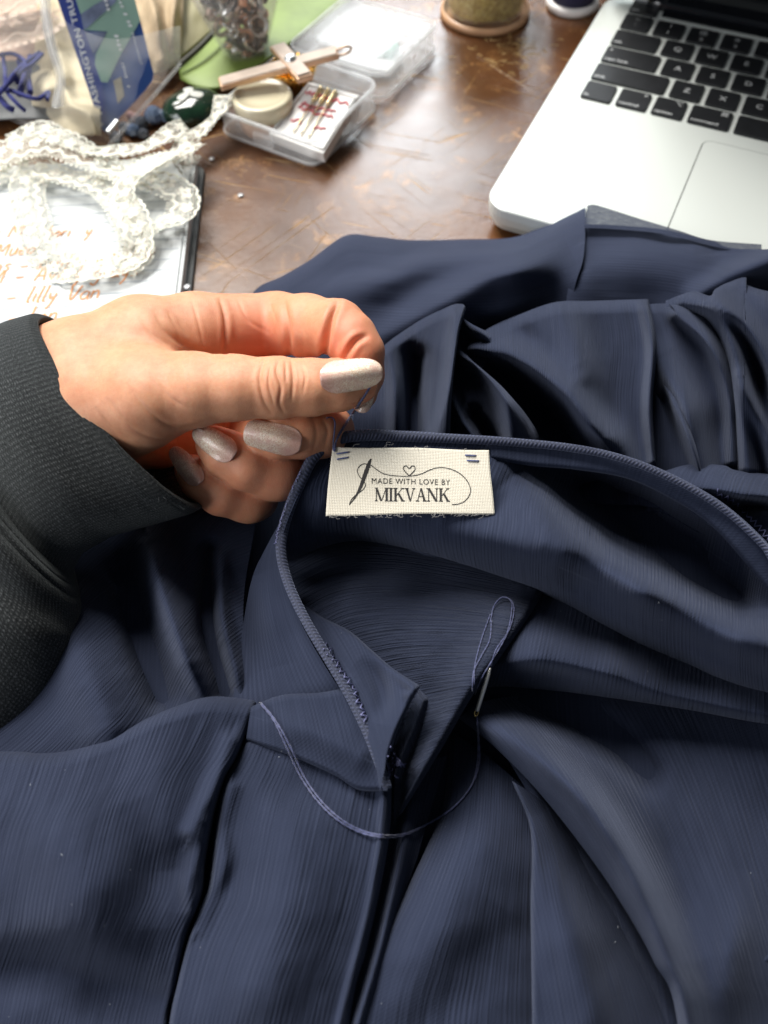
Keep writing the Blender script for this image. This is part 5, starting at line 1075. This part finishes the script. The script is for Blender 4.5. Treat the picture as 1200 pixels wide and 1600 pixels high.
def gold_cup():
    c = T(462, 148, .004); root = empty('gold_foil_cup', (c[0], c[1], .0013), 'small fluted gold foil cup behind the needle packet', 'foil cup'); g = plain('gold_foil', (.78, .42, .09), .25, 1.0, .15, 200)
    seg = 72; V, Fc = [], []
    for i, (r, z) in enumerate(((.0005, .001), (.006, .001), (.0075, .004), (.0105, .012), (.0130, .019))):
        for k in range(seg):
            a_ = 2 * math.pi * k / seg; rr = r * (1 + (.05 if i > 1 else 0) * math.cos(18 * a_)); V.append((rr * math.cos(a_), rr * math.sin(a_), z))
    for i in range(4):
        for k in range(seg): Fc.append((i * seg + k, i * seg + (k + 1) % seg, (i + 1) * seg + (k + 1) % seg, (i + 1) * seg + k))
    o = mesh('foil', np.array(V), Fc, root, g); so = o.modifiers.new('t', 'SOLIDIFY'); so.thickness = .0004
gold_cup()
def cross():
    A, B = T(343, 132, .024), T(528, 82, .031); M_ = A * .40 + B * .60
    root = empty('wooden_cross', tuple(A * [1, 1, 0] + [0, 0, .02]), 'pink wooden cross pendant with metal rim resting on the box', 'cross'); wd_ = plain('pink_wood', (.50, .40, .32), .45, 0, .2, 90); rim = plain('rose_gold_rim', (.60, .40, .27), .35, .8)
    def bar(P, Q, w, t, name, mat):
        d = Q - P; L_ = np.linalg.norm(d); d /= L_; s_ = np.cross([0, 0, 1], d); s_ /= np.linalg.norm(s_); n_ = np.cross(d, s_)
        V, Fc = rbox(L_, w, t, .0008, .0006); V = np.array([(P + Q) / 2 + d * v[0] + s_ * v[1] + n_ * (v[2] - t / 2) for v in V]); return child(mesh(name, V, Fc, None, mat, False), root)
    C1, C2 = T(433, 73, .029), T(478, 124, .029); up = np.array([0, 0, .0006])
    bar(A, B, .0088, .0030, 'rim', rim); bar(C1, C2, .0088, .0030, 'rim', rim)
    bar(A + up + (B - A) * .015, B + up - (B - A) * .015, .0080, .0030, 'long_arm', wd_); bar(C1 + up * 1.5 + (C2 - C1) * .04, C2 + up * 1.5 - (C2 - C1) * .04, .0080, .0031, 'cross_arm', wd_)
    ce = (C1 + C2) / 2 * .5 + M_ * .5 + [0, 0, .003]; V, Fc = lathe([(0, .0022), (.0022, .0016), (.0034, 0)], 8); child(mesh('centre_stud', V + ce, Fc, None, plain('silver_stud', (.6, .62, .62), .35, .7), False), root)
    th_ = np.linspace(0, 2 * math.pi, 24, endpoint=False); rc = B + (B - A) / np.linalg.norm(B - A) * .003; d = (B - A) / np.linalg.norm(B - A)
    child(tube('ring', np.array([rc + d * .0045 * math.cos(a_) + np.array([0, 0, 1.]) * .0045 * math.sin(a_) * .8 + np.cross(d, [0, 0, 1.]) * .003 * math.sin(a_) for a_ in th_]), .0006, None, rim, 8, True), root)
cross()

# green stone with a clover -------------------------------------------
def stone():
    c = T(303, 172, .004); root = empty('clover_stone', (c[0], c[1], 0), 'dark green glass stone with white clover beside the pouch', 'stone'); root.rotation_euler = (0, 0, .3)
    prof = [(0, 0), (.012, 0), (.0165, .002), (.018, .005), (.0165, .0085), (.012, .0112), (.006, .0125), (0, .0128)]; V, Fc = lathe(prof, 48); V = V * [1.0, .84, 1]
    g = NT('green_glass'); g.set(Base_Color=g.ramp(g.noise(g.coord('Object'), 120, 4), [(.3, (.004, .014, .008)), (.7, (.012, .045, .02))]), Roughness=.12, Coat_Weight=.6); mesh('stone_body', V, Fc, root, g.m)
    wh = plain('white_enamel', (.58, .59, .54), .5)
    def zt(x, y): r = math.hypot(x, y / .84); return np.interp(r, [p[0] for p in prof[3:]][::-1], [p[1] for p in prof[3:]][::-1]) + .0005
    for a0 in (90, 205, 325):
        ca = math.radians(a0); parts = []; pts = []
        for t in np.linspace(0, 2 * math.pi, 30, endpoint=False):
            rr = .0034 * (1 + .22 * math.cos(2 * (t - ca)) - .15 * math.cos(t - ca) ** 8 * (1 if math.cos(t - ca) > 0 else 0)); x = .0042 * math.cos(ca) + rr * math.cos(t); y = .0015 + .0042 * math.sin(ca) + rr * math.sin(t); pts.append((x, y, zt(x, y)))
        mesh('clover_leaf', np.vstack([pts, [(.0042 * math.cos(ca), .0015 + .0042 * math.sin(ca), zt(.0042 * math.cos(ca), .0042 * math.sin(ca)) + .0003)]]), [(i, (i + 1) % 30, 30) for i in range(30)], root, wh)
    P = np.array([(x, y, zt(x, y)) for x, y in ((0, .001), (-.003, -.003), (-.008, -.005), (-.011, -.004))]); tube('clover_stem', cr(P, 14), .0005, root, wh, 6)
stone()

# tumbler of metal findings -------------------------------------------
def tumbler():
    b = T(388, 106, 0); root = empty('tumbler', (b[0], b[1], 0), 'clear tapered tumbler filled with metal jewellery findings', 'tumbler')
    o = [(0, 0), (.0085, 0), (.0100, .002), (.0160, .018), (.0250, .042), (.0330, .070), (.0345, .080), (.0335, .080), (.0318, .070), (.0238, .042), (.0148, .018), (.0085, .004), (0, .004)]
    V, Fc = lathe(o, 48); mesh('glass', V, Fc, root, plastic('tumbler_glass', .05, (.8, .8, .8), .04, 50, 0.1, 0.3))
    # the pieces inside, each a thing of its own
    mats = [plain('copper_piece', (.72, .40, .27), .3, .8), plain('steel_piece', (.70, .69, .66), .25, .8), plain('dark_piece', (.06, .055, .055), .3, .8), plain('bronze_piece', (.46, .33, .25), .32, .8)]
    rr = random.Random(21); th_ = np.linspace(0, 2 * math.pi, 20, endpoint=False)
    ringm = [tube('metal_ring', np.c_[.0042 * np.cos(th_), .0042 * np.sin(th_), 0 * th_], .0011, None, m, 8, True) for m in mats]; tubm = []
    for m in mats:
        V, Fc = lathe([(.0014, -.004), (.0022, -.004), (.0022, .004), (.0014, .004), (.0014, -.004)], 14); tubm.append(mesh('metal_tube', V, Fc, None, m))
    first = set(); n = 0
    for i in range(150):
        z_ = .006 + .058 * rr.random() ** .8; R0 = np.interp(z_, [.004, .018, .042, .070], [.0080, .0142, .0230, .0310]) - .0050
        if R0 <= .001: R0 = .001
        a_ = rr.uniform(0, 6.283); r_ = R0 * (1 - rr.random() ** 2 * .5); k = rr.randrange(4); ring_ = rr.random() < .5; src = (ringm if ring_ else tubm)[k]
        o = src if src.name not in first and src not in first else src.copy()
        if o is not src: COL.objects.link(o)
        first.add(src); o.location = (b[0] + r_ * math.cos(a_), b[1] + r_ * math.sin(a_), z_); o.rotation_euler = (rr.uniform(0, 3), rr.uniform(0, 3), rr.uniform(0, 6)); sc = rr.uniform(.9, 1.35); o.scale = (sc, sc, sc)
        col = ('copper', 'steel', 'dark', 'bronze')[k]; tag(o, '%s metal %s among the findings in the tapered tumbler' % (col, 'ring' if ring_ else 'tube'), 'ring' if ring_ else 'tube', '%s %s in the tumbler' % (col, 'rings' if ring_ else 'tubes'))
    for s_ in ringm + tubm:
        if s_ not in first: bpy.data.objects.remove(s_)
tumbler()

# gold jar, thread spool ----------------------------------------------
def gold_jar():
    c = T(757, 22, .0); root = empty('glitter_jar', (c[0], c[1], 0), 'round glass jar packed with curled gold fibres', 'jar')
    R = .0272; V, Fc = lathe([(0, 0), (R - .002, 0), (R, .002), (R, .0045), (R - .0012, .0055), (R - .001, .07), (R - .0025, .07), (R - .0027, .006), (0, .0055)], 56); mesh('glass', V, Fc, root, plastic('jar_glass', .03, (.9, .8, .6), .05, 50, 0.0, 0.25))
    V, Fc = lathe([(0, .0005), (R + .0006, .0005), (R + .0010, .0020), (R + .0006, .0042), (R - .001, .0046)], 56); mesh('base_ring', V, Fc, root, plain('peach_base', (.62, .36, .20), .3))
    V, Fc = lathe([(0, .006), (R - .0045, .0065), (R - .0042, .060), (0, .062)], 40); mesh('fibre_core', V, Fc, root, plain('gold_core', (.95, .60, .17), .5, 0, .5, 400, .001))
    rr = random.Random(2); parts = []
    for i in range(420):
        a_ = rr.uniform(0, 6.283); z_ = rr.uniform(.007, .062); r_ = R - .0046 + rr.uniform(0, .0014); L_ = rr.uniform(.12, .5); ph = rr.uniform(0, 6)
        P = np.array([((r_ + .0005 * math.sin(ph + 9 * t)) * math.cos(a_ + L_ * t), (r_ + .0005 * math.sin(ph + 9 * t)) * math.sin(a_ + L_ * t), z_ + .003 * math.sin(ph + 5 * t)) for t in np.linspace(0, 1, 9)])
        w = .0003; V = np.vstack([P + [0, 0, w], P - [0, 0, w]]); parts.append((V, [(k, k + 1, 10 + k, 9 + k) for k in range(8)]))
    V, Fc = merge(parts); o = mesh('gold_fibres', V, Fc, root, plain('gold_fibre', (1.0, .76, .30), .35, .2, .3, 300)); o['kind'] = 'stuff'
    parts = []
    for i in range(70):
        p = T(800 + rr.gauss(0, 30), 84 + rr.gauss(0, 22), .0004) if i else T(700, 90, .0004); a_ = rr.uniform(0, 6.28); L_ = rr.uniform(.002, .007); k = rr.uniform(-2, 2)
        P = np.array([p + [L_ * t * math.cos(a_ + k * t), L_ * t * math.sin(a_ + k * t), .0003 * math.sin(3 * t)] for t in np.linspace(0, 1, 6)]); parts.append((np.vstack([P + [0, .00012, .0002], P - [0, .00012, 0]]), [(q, q + 1, 7 + q, 6 + q) for q in range(5)]))
    V, Fc = merge(parts); o = mesh('gold_clippings', V, Fc, None, plain('gold_clipping', (.72, .50, .22), .4, .5)); tag(o, 'scattered gold fibre clippings on the table by the jar', 'clippings', kind='stuff')
gold_jar()
def spool():
    c = T(893, 9, 0); root = empty('thread_spool', (c[0], c[1], 0), 'navy thread spool on a white flange beside the laptop', 'spool')
    wh = plain('white_spool_plastic', (.78, .74, .72), .3); nv_ = NT('navy_spool_thread'); w = nv_.n('ShaderNodeTexWave', wave_type='BANDS', bands_direction='Z'); w.inputs['Scale'].default_value = 700; nv_.l(nv_.coord('Object'), w.inputs['Vector'])
    nv_.set(Base_Color=(.022, .02, .075), Roughness=.6); nv_.l(nv_.bump(w.outputs['Fac'], .0002), nv_.b.inputs['Normal'])
    for z0 in (0, .050):
        V, Fc = lathe([(0, z0), (.0155, z0), (.0165, z0 + .001), (.0168, z0 + .003), (.0160, z0 + .0045), (.012, z0 + .005), (0, z0 + .005)], 48); mesh('flange', V, Fc, root, wh)
    V, Fc = lathe([(.010, .004), (.0138, .0052), (.0142, .010), (.0142, .045), (.0138, .0498), (.010, .051)], 48); mesh('wound_thread', V, Fc, root, nv_.m)
spool()

# clear pouch with gift card, yarn and cloth ---------------------------
def cloth_lump(name, outline_t, outline_b, base, ridges, mat, label, cat, wr=.6, n=70, seed=5):
    G = coons(outline_t, outline_b, [outline_t[0], outline_b[0]], [outline_t[-1], outline_b[-1]], n, n); h = tps(base, G[..., 0], G[..., 1])
    for pts, wl, wr_ in ridges:
        d, sg, am = polydist(G[..., 0], G[..., 1], cr(pts, 30)); h = h + am * np.exp(-(d / np.where(sg < 0, wl, wr_)) ** 2)
    h = np.maximum(h + wr * softnoise(G[..., 0], G[..., 1], 30, seed), .5); o = mesh(name, T(G[..., 0], G[..., 1], h / 1000).reshape(-1, 3), grid_faces(n, n), None, mat)
    o.modifiers.new('t', 'SOLIDIFY').thickness = .001; return tag(o, label, cat)
tan = plain('tan_cloth', (.46, .35, .22), .85, 0, .12, 90, .0004); pale = plain('cream_cloth', (.62, .54, .37), .85, 0, .1, 90, .0004); dk = plain('grey_case', (.10, .11, .115), .5, 0, .2, 60)
cloth_lump('folded_cloth', [(62, -60), (100, -60), (150, -50)], [(50, 150), (100, 205), (158, 212)], [(62, -60, 30), (150, -50, 30), (50, 150, 8), (100, 200, 8), (158, 210, 8), (100, 80, 20), (80, 120, 16), (130, 150, 16)],
           [([(95, 120, 4), (110, 160, 8), (140, 180, 8), (150, 205, 4)], 10, 14), ([(70, 0, 4), (85, 60, 6), (100, 120, 5)], 12, 12)], pale, 'cream folded cloth in the pouch left of the blue card', 'cloth')
cloth_lump('folded_cloth', [(205, -70), (250, -70), (290, -60)], [(215, 120), (245, 115), (282, 100)], [(205, -70, 30), (290, -60, 28), (215, 120, 12), (280, 100, 6), (250, 20, 24)], [([(230, -20, 4), (245, 30, 8), (255, 90, 4)], 9, 12), ([(275, -20, 2), (270, 40, 5), (272, 80, 3)], 8, 8)], tan, 'tan folded cloth right of the blue card', 'cloth', seed=9)
cloth_lump('grey_case', [(-60, 100), (30, 95), (85, 110)], [(-60, 190), (30, 185), (95, 185)], [(-60, 100, 14), (85, 110, 14), (-60, 190, 6), (95, 185, 6), (20, 140, 14)], [], dk, 'dark grey soft case under the blue yarn', 'case', .3)
cloth_lump('beige_roll', [(45, 118), (70, 108), (100, 112)], [(50, 165), (75, 168), (110, 160)], [(45, 118, 16), (100, 112, 16), (50, 165, 10), (110, 160, 10), (75, 138, 24)], [], pale, 'beige cloth roll beside the blue yarn', 'cloth', .4, 40, 14)
bl = lace_ribbon(path([(-60, 70, .030), (0, 50, .034), (50, 36, .032), (72, 10, .030)]), .040, None, 'blush_lace', LACEP, 1.0, None, .013); tag(bl, 'blush lace fabric bunched at the top left corner', 'lace')
bl2 = lace_ribbon(path([(-60, 20, .040), (10, 5, .042), (60, -25, .040)]), .034, None, 'blush_lace', LACEP, 2.0, None, .013); tag(bl2, 'second blush lace layer behind, cut by the top edge', 'lace')
cloth_lump('peach_cloth', [(-60, -60), (20, -60), (72, -50)], [(-60, 110), (10, 110), (78, 88)], [(-60, -60, 26), (72, -50, 26), (-60, 110, 14), (78, 88, 14), (10, 30, 22)], [([(-30, 50, 3), (30, 30, 5), (70, 20, 3)], 12, 12)], plain('peach_cloth', (.46, .33, .26), .85, 0, .15, 120, .0005), 'peach cloth under the blush lace', 'cloth', .5, 50, 19)
yarn = plain('royal_blue_yarn', (.012, .018, .16), .7, 0, .4, 600, .0004)
yr = empty('yarn', tuple(T(30, 150, 0)), 'royal blue yarn strands tangled in the pouch', 'yarn')
for i, pts in enumerate(([(-10, 88, .026), (20, 84, .028), (40, 100, .03), (20, 124, .03), (-10, 150, .024)], [(4, 84, .026), (8, 110, .028), (10, 140, .028), (25, 160, .026), (40, 174, .022)], [(62, 82, .028), (40, 98, .03), (20, 118, .032), (5, 140, .03), (-8, 150, .026)], [(66, 84, .028), (50, 100, .03), (32, 112, .03), (26, 130, .028)], [(14, 140, .028), (40, 150, .027), (60, 154, .026), (76, 144, .024), (74, 156, .024)], [(-10, 140, .026), (10, 165, .024), (22, 172, .022)], [(30, 95, .026), (38, 120, .025), (30, 148, .024)], [(48, 88, .028), (44, 116, .026), (48, 145, .024)])):
    child(tube('strand', cr(path(pts), 40), (.0011 if i < 5 else .0016), None, yarn, 8), yr)
def card():
    A, B, C_ = T(166, 206, .004), T(88, -6, .058), T(238, 120, .022); f = planepx(A, B, C_)
    root = empty('gift_card', tuple(A * [1, 1, 0]), 'blue and mint bank card reading WASHINGTON TRUST in the pouch', 'card')
    blue = plain('blue_card', (.030, .085, .30), .35, 0, .1, 40, 0, .3); mint = plain('mint_card', (.26, .42, .36), .4, 0, .05, 40); wht = plain('white_card_print', (.72, .76, .80), .5); strip = plain('indigo_card', (.035, .06, .27), .35, 0, .08, 40)
    grey = plain('photo_grey_print', (.17, .21, .33), .4, 0, .5, 90)
    def poly(pts, lift, mat, name, par=root):
        P = np.array([f(float(x), float(y), lift) for x, y in pts]); k = len(P); Q = np.array([f(float(x), float(y), lift - .0006) for x, y in pts])
        return child(mesh(name, np.vstack([Q, P]), [tuple(range(k))[::-1], tuple(range(k, 2 * k))] + [(i, (i + 1) % k, k + (i + 1) % k, k + i) for i in range(k)], None, mat, False), root)
    poly([(88, -6), (80, -30), (192, -75), (203, -30), (224, 50), (236, 100), (240, 114), (238, 126), (228, 140), (200, 170), (166, 206), (160, 204)], 0, blue, 'card_body')
    poly([(88, -6), (82, -26), (110, -40), (116, -8), (140, 70), (160, 130), (166, 190), (160, 204)], .0003, strip, 'left_strip')
    poly([(116, -8), (112, -40), (190, -70), (203, -30), (219, 32), (186, 90), (168, 129), (158, 128), (148, 100), (150, 84), (168, 49), (131, 47), (126, 22)], .0005, mint, 'mint_band')
    poly([(126, 22), (150, 6), (186, -12), (180, 4), (135, 45), (131, 46)], .0007, grey, 'dark_wedge'); poly([(133, 50), (167, 50), (146, 84), (141, 75)], .0007, grey, 'dark_wedge')
    poly([(177, 126), (189, 120), (194, 150), (184, 162)], .0004, plain('tan_window', (.36, .33, .26), .5), 'window_cutout')
    # lettering up the strip
    V, Fc = text2d('* WASHINGTON TRUST', 1.0, 'LEFT', 0.012, 0, 1.05); w = V[:, 0].max(); a0, a1 = np.array([167., 196.]), np.array([107., -24.]); d = (a1 - a0); pe = np.array([-d[1], d[0]]) / np.linalg.norm(d)
    px = a0 + np.outer(V[:, 0] / w, d) - np.outer(V[:, 1] + .1, pe) * 13.0
    child(mesh('lettering', f(px[:, 0], px[:, 1], .0008), Fc, None, wht, False), root)
    for (x0, y0), (x1, y1), s_, n_ in (((163, -6), (190, 84), 6.5, 13), ((183, -8), (206, 46), 5.5, 9), ((206, 48), (222, 104), 3.2, 12), ((192, 100), (202, 140), 4, 8)):
        rr = random.Random(int(x0)); parts = []
        for i in range(n_):
            if rr.random() < .22: continue
            c = np.array([x0 + (x1 - x0) * i / n_, y0 + (y1 - y0) * i / n_]); ww = s_ * rr.uniform(.25, .6)
            parts.append((np.array([f(float(c[0] + q * ww), float(c[1] + e * s_ * .36), .0010) for q, e in ((-1, -1), (1, -.7), (1, 1), (-1, .7))]), [(0, 1, 2, 3)]))
        V, Fc = merge(parts); child(mesh('small_print', V, Fc, None, wht, False), root)
card()
def pouch():
    root = empty('clear_pouch', tuple(T(120, 200, 0)), 'clear plastic zip pouch with shiny seams at upper left', 'pouch')
    n = 60; G = coons([(-60, 40), (60, 20), (170, 60), (282, 40)], [(-60, 150), (20, 185), (100, 222), (165, 236), (200, 205), (282, 108)], [(-60, 40), (-60, 150)], [(282, 40), (282, 108)], n, n)
    h = tps([(-60, 40, 60), (60, 20, 68), (170, 60, 58), (282, 40, 48), (-60, 150, 10), (100, 222, 3), (165, 234, 2), (282, 108, 3), (60, 120, 34), (180, 150, 26)], G[..., 0], G[..., 1]) + 2.0 * softnoise(G[..., 0], G[..., 1], 60, 31)
    child(mesh('front_film', T(G[..., 0], G[..., 1], np.maximum(h, 1.5) / 1000).reshape(-1, 3), grid_faces(n, n), None, CLEAR2), root)
    seam = plastic('clear_seam', .16, (.80, .82, .82), .10)
    child(tube('bottom_seam', cr(path([(-60, 152, .006), (20, 186, .004), (100, 220, .004), (160, 234, .004), (166, 232, .005)]), 60), .0013, None, seam, 10), root)
    child(tube('side_seam', cr(path([(166, 232, .004), (190, 205, .008), (235, 155, .012), (282, 100, .016)]), 40), .0008, None, seam, 10), root)
    G = coons([(64, -40), (80, -40)], [(80, 168), (100, 166)], [(64, -40), (66, 20), (74, 70), (90, 120), (80, 168)], [(80, -40), (80, 20), (88, 70), (102, 120), (100, 166)], 10, 60)
    hh = np.linspace(70, 30, 60)[:, None] + 3 * np.sin(np.linspace(0, math.pi, 10))[None]; z = mesh('zip_strip', T(G[..., 0], G[..., 1], hh / 1000).reshape(-1, 3), grid_faces(10, 60), None, seam); child(z, root); z.modifiers.new('t', 'SOLIDIFY').thickness = .0012
    child(tube('zip_edge', cr(path([(64, -40, .07), (67, 20, .064), (76, 72, .054), (90, 120, .042), (84, 166, .032)]), 50), .0011, None, seam, 8), root)
    V, Fc = rbox(.009, .0028, .002, .0008, .0004); o = mesh('zip_end', V, Fc, None, plain('shiny_zip_end', (.55, .57, .57), .25, .3), False); p = T(178, 200, .012); o.location = tuple(p); o.rotation_euler = (0, -.3, .9); o.parent = root; o.matrix_parent_inverse = Matrix.Translation(-Vector(root.location))
pouch()
# olive sachet and green leaf-coloured card
cloth_lump('olive_sachet', [(268, -60), (310, -60), (350, -50)], [(278, 92), (305, 70), (340, 38)], [(268, -60, 16), (350, -50, 16), (278, 92, 8), (340, 38, 10), (310, 10, 18)], [], plain('olive_paper', (.34, .31, .17), .7, 0, .08, 60), 'olive paper sachet between pouch and tumbler', 'sachet', .3, 40, 23)
def leaf():
    G = coons([(279, 104), (320, 70), (350, 40), (440, -20), (540, -50)], [(282, 124), (305, 134), (350, 134), (420, 90), (560, -10)], [(279, 104), (282, 124)], [(540, -50), (560, -10)], 60, 30)
    h = 4 + 5 * np.sin(np.linspace(0, math.pi, 60))[None] + 3 * np.sin(np.linspace(.2, 2.6, 30))[:, None]
    o = mesh('green_card', T(G[..., 0], G[..., 1], h / 1000).reshape(-1, 3), grid_faces(60, 30), None, plain('leaf_green_paper', (.19, .27, .055), .55, 0, .15, 50)); o.modifiers.new('t', 'SOLIDIFY').thickness = .0012; tag(o, 'leaf green curled card under the tumbler', 'card')
    tp = tube('dark_edging', cr(path([(279, 103, .011), (312, 74, .015), (346, 38, .018)]), 20), .0016, None, plain('dark_olive_cord', (.06, .06, .045), .7), 8); sub(tp, o)
leaf()
# glass beads beside the pouch
bm_ = [plain('blue_glass_bead', (.16, .22, .34), .08, .1, .3, 200, 0, .8), plain('smoky_glass_bead', (.10, .11, .13), .08, .2, .3, 200, 0, .8), plain('pink_glass_bead', (.36, .22, .20), .1, .1, .3, 200, 0, .8)]
V0, F0 = lathe([(0, 0), (.0022, .0006), (.0036, .0022), (.0030, .0040), (.0016, .0052), (0, .0052)], 8)
places = ['nearest the pouch corner', 'touching the first bead', 'second from the pouch corner', 'in the middle of the row', 'above the middle bead', 'pinkish, pressed to the pouch', 'largest, next to the green stone', 'flat, behind the largest', 'under the lace edge']
for i, (x, y, s_, k) in enumerate(((184, 222, 1.1, 1), (196, 206, 1.0, 1), (210, 212, 1.2, 0), (224, 200, 1.2, 1), (214, 190, .9, 2), (206, 186, .8, 2), (244, 192, 1.7, 0), (262, 190, 1.3, 0), (226, 216, 1.0, 1))):
    o = mesh('glass_bead', V0 * s_, F0, None, bm_[k], False); o.location = tuple(T(x, y, 0)); o.rotation_euler = (0, 0, i * .7); tag(o, ('blue', 'smoky', 'pink')[k] + ' faceted glass bead ' + places[i], 'bead', 'beads beside the pouch')
# sequins and crumbs lying on the table
sq = plain('clear_sequin', (.75, .76, .78), .1, .3); V0, F0 = lathe([(.0004, 0.0002), (.0014, .0002), (.0016, .0005), (.0004, .0006)], 12)
for x, y, lb in ((331, 249, 'tiny clear sequin on the table near the box corner'), (376, 306, 'tiny clear sequin on the table right of the notebook'), (293, 449, 'tiny clear sequin on the notebook edge near the wrist')):
    o = mesh('crumb' if 'crumb' in lb else 'sequin', V0 * (1.4 if 'crumb' in lb else 1), F0, None, sq if 'sequin' in lb else plain('tan_crumb', (.35, .24, .12), .8)); o.location = tuple(T(x, y, .0002 if x != 293 else .009)); tag(o, lb, 'crumb' if 'crumb' in lb else 'sequin')
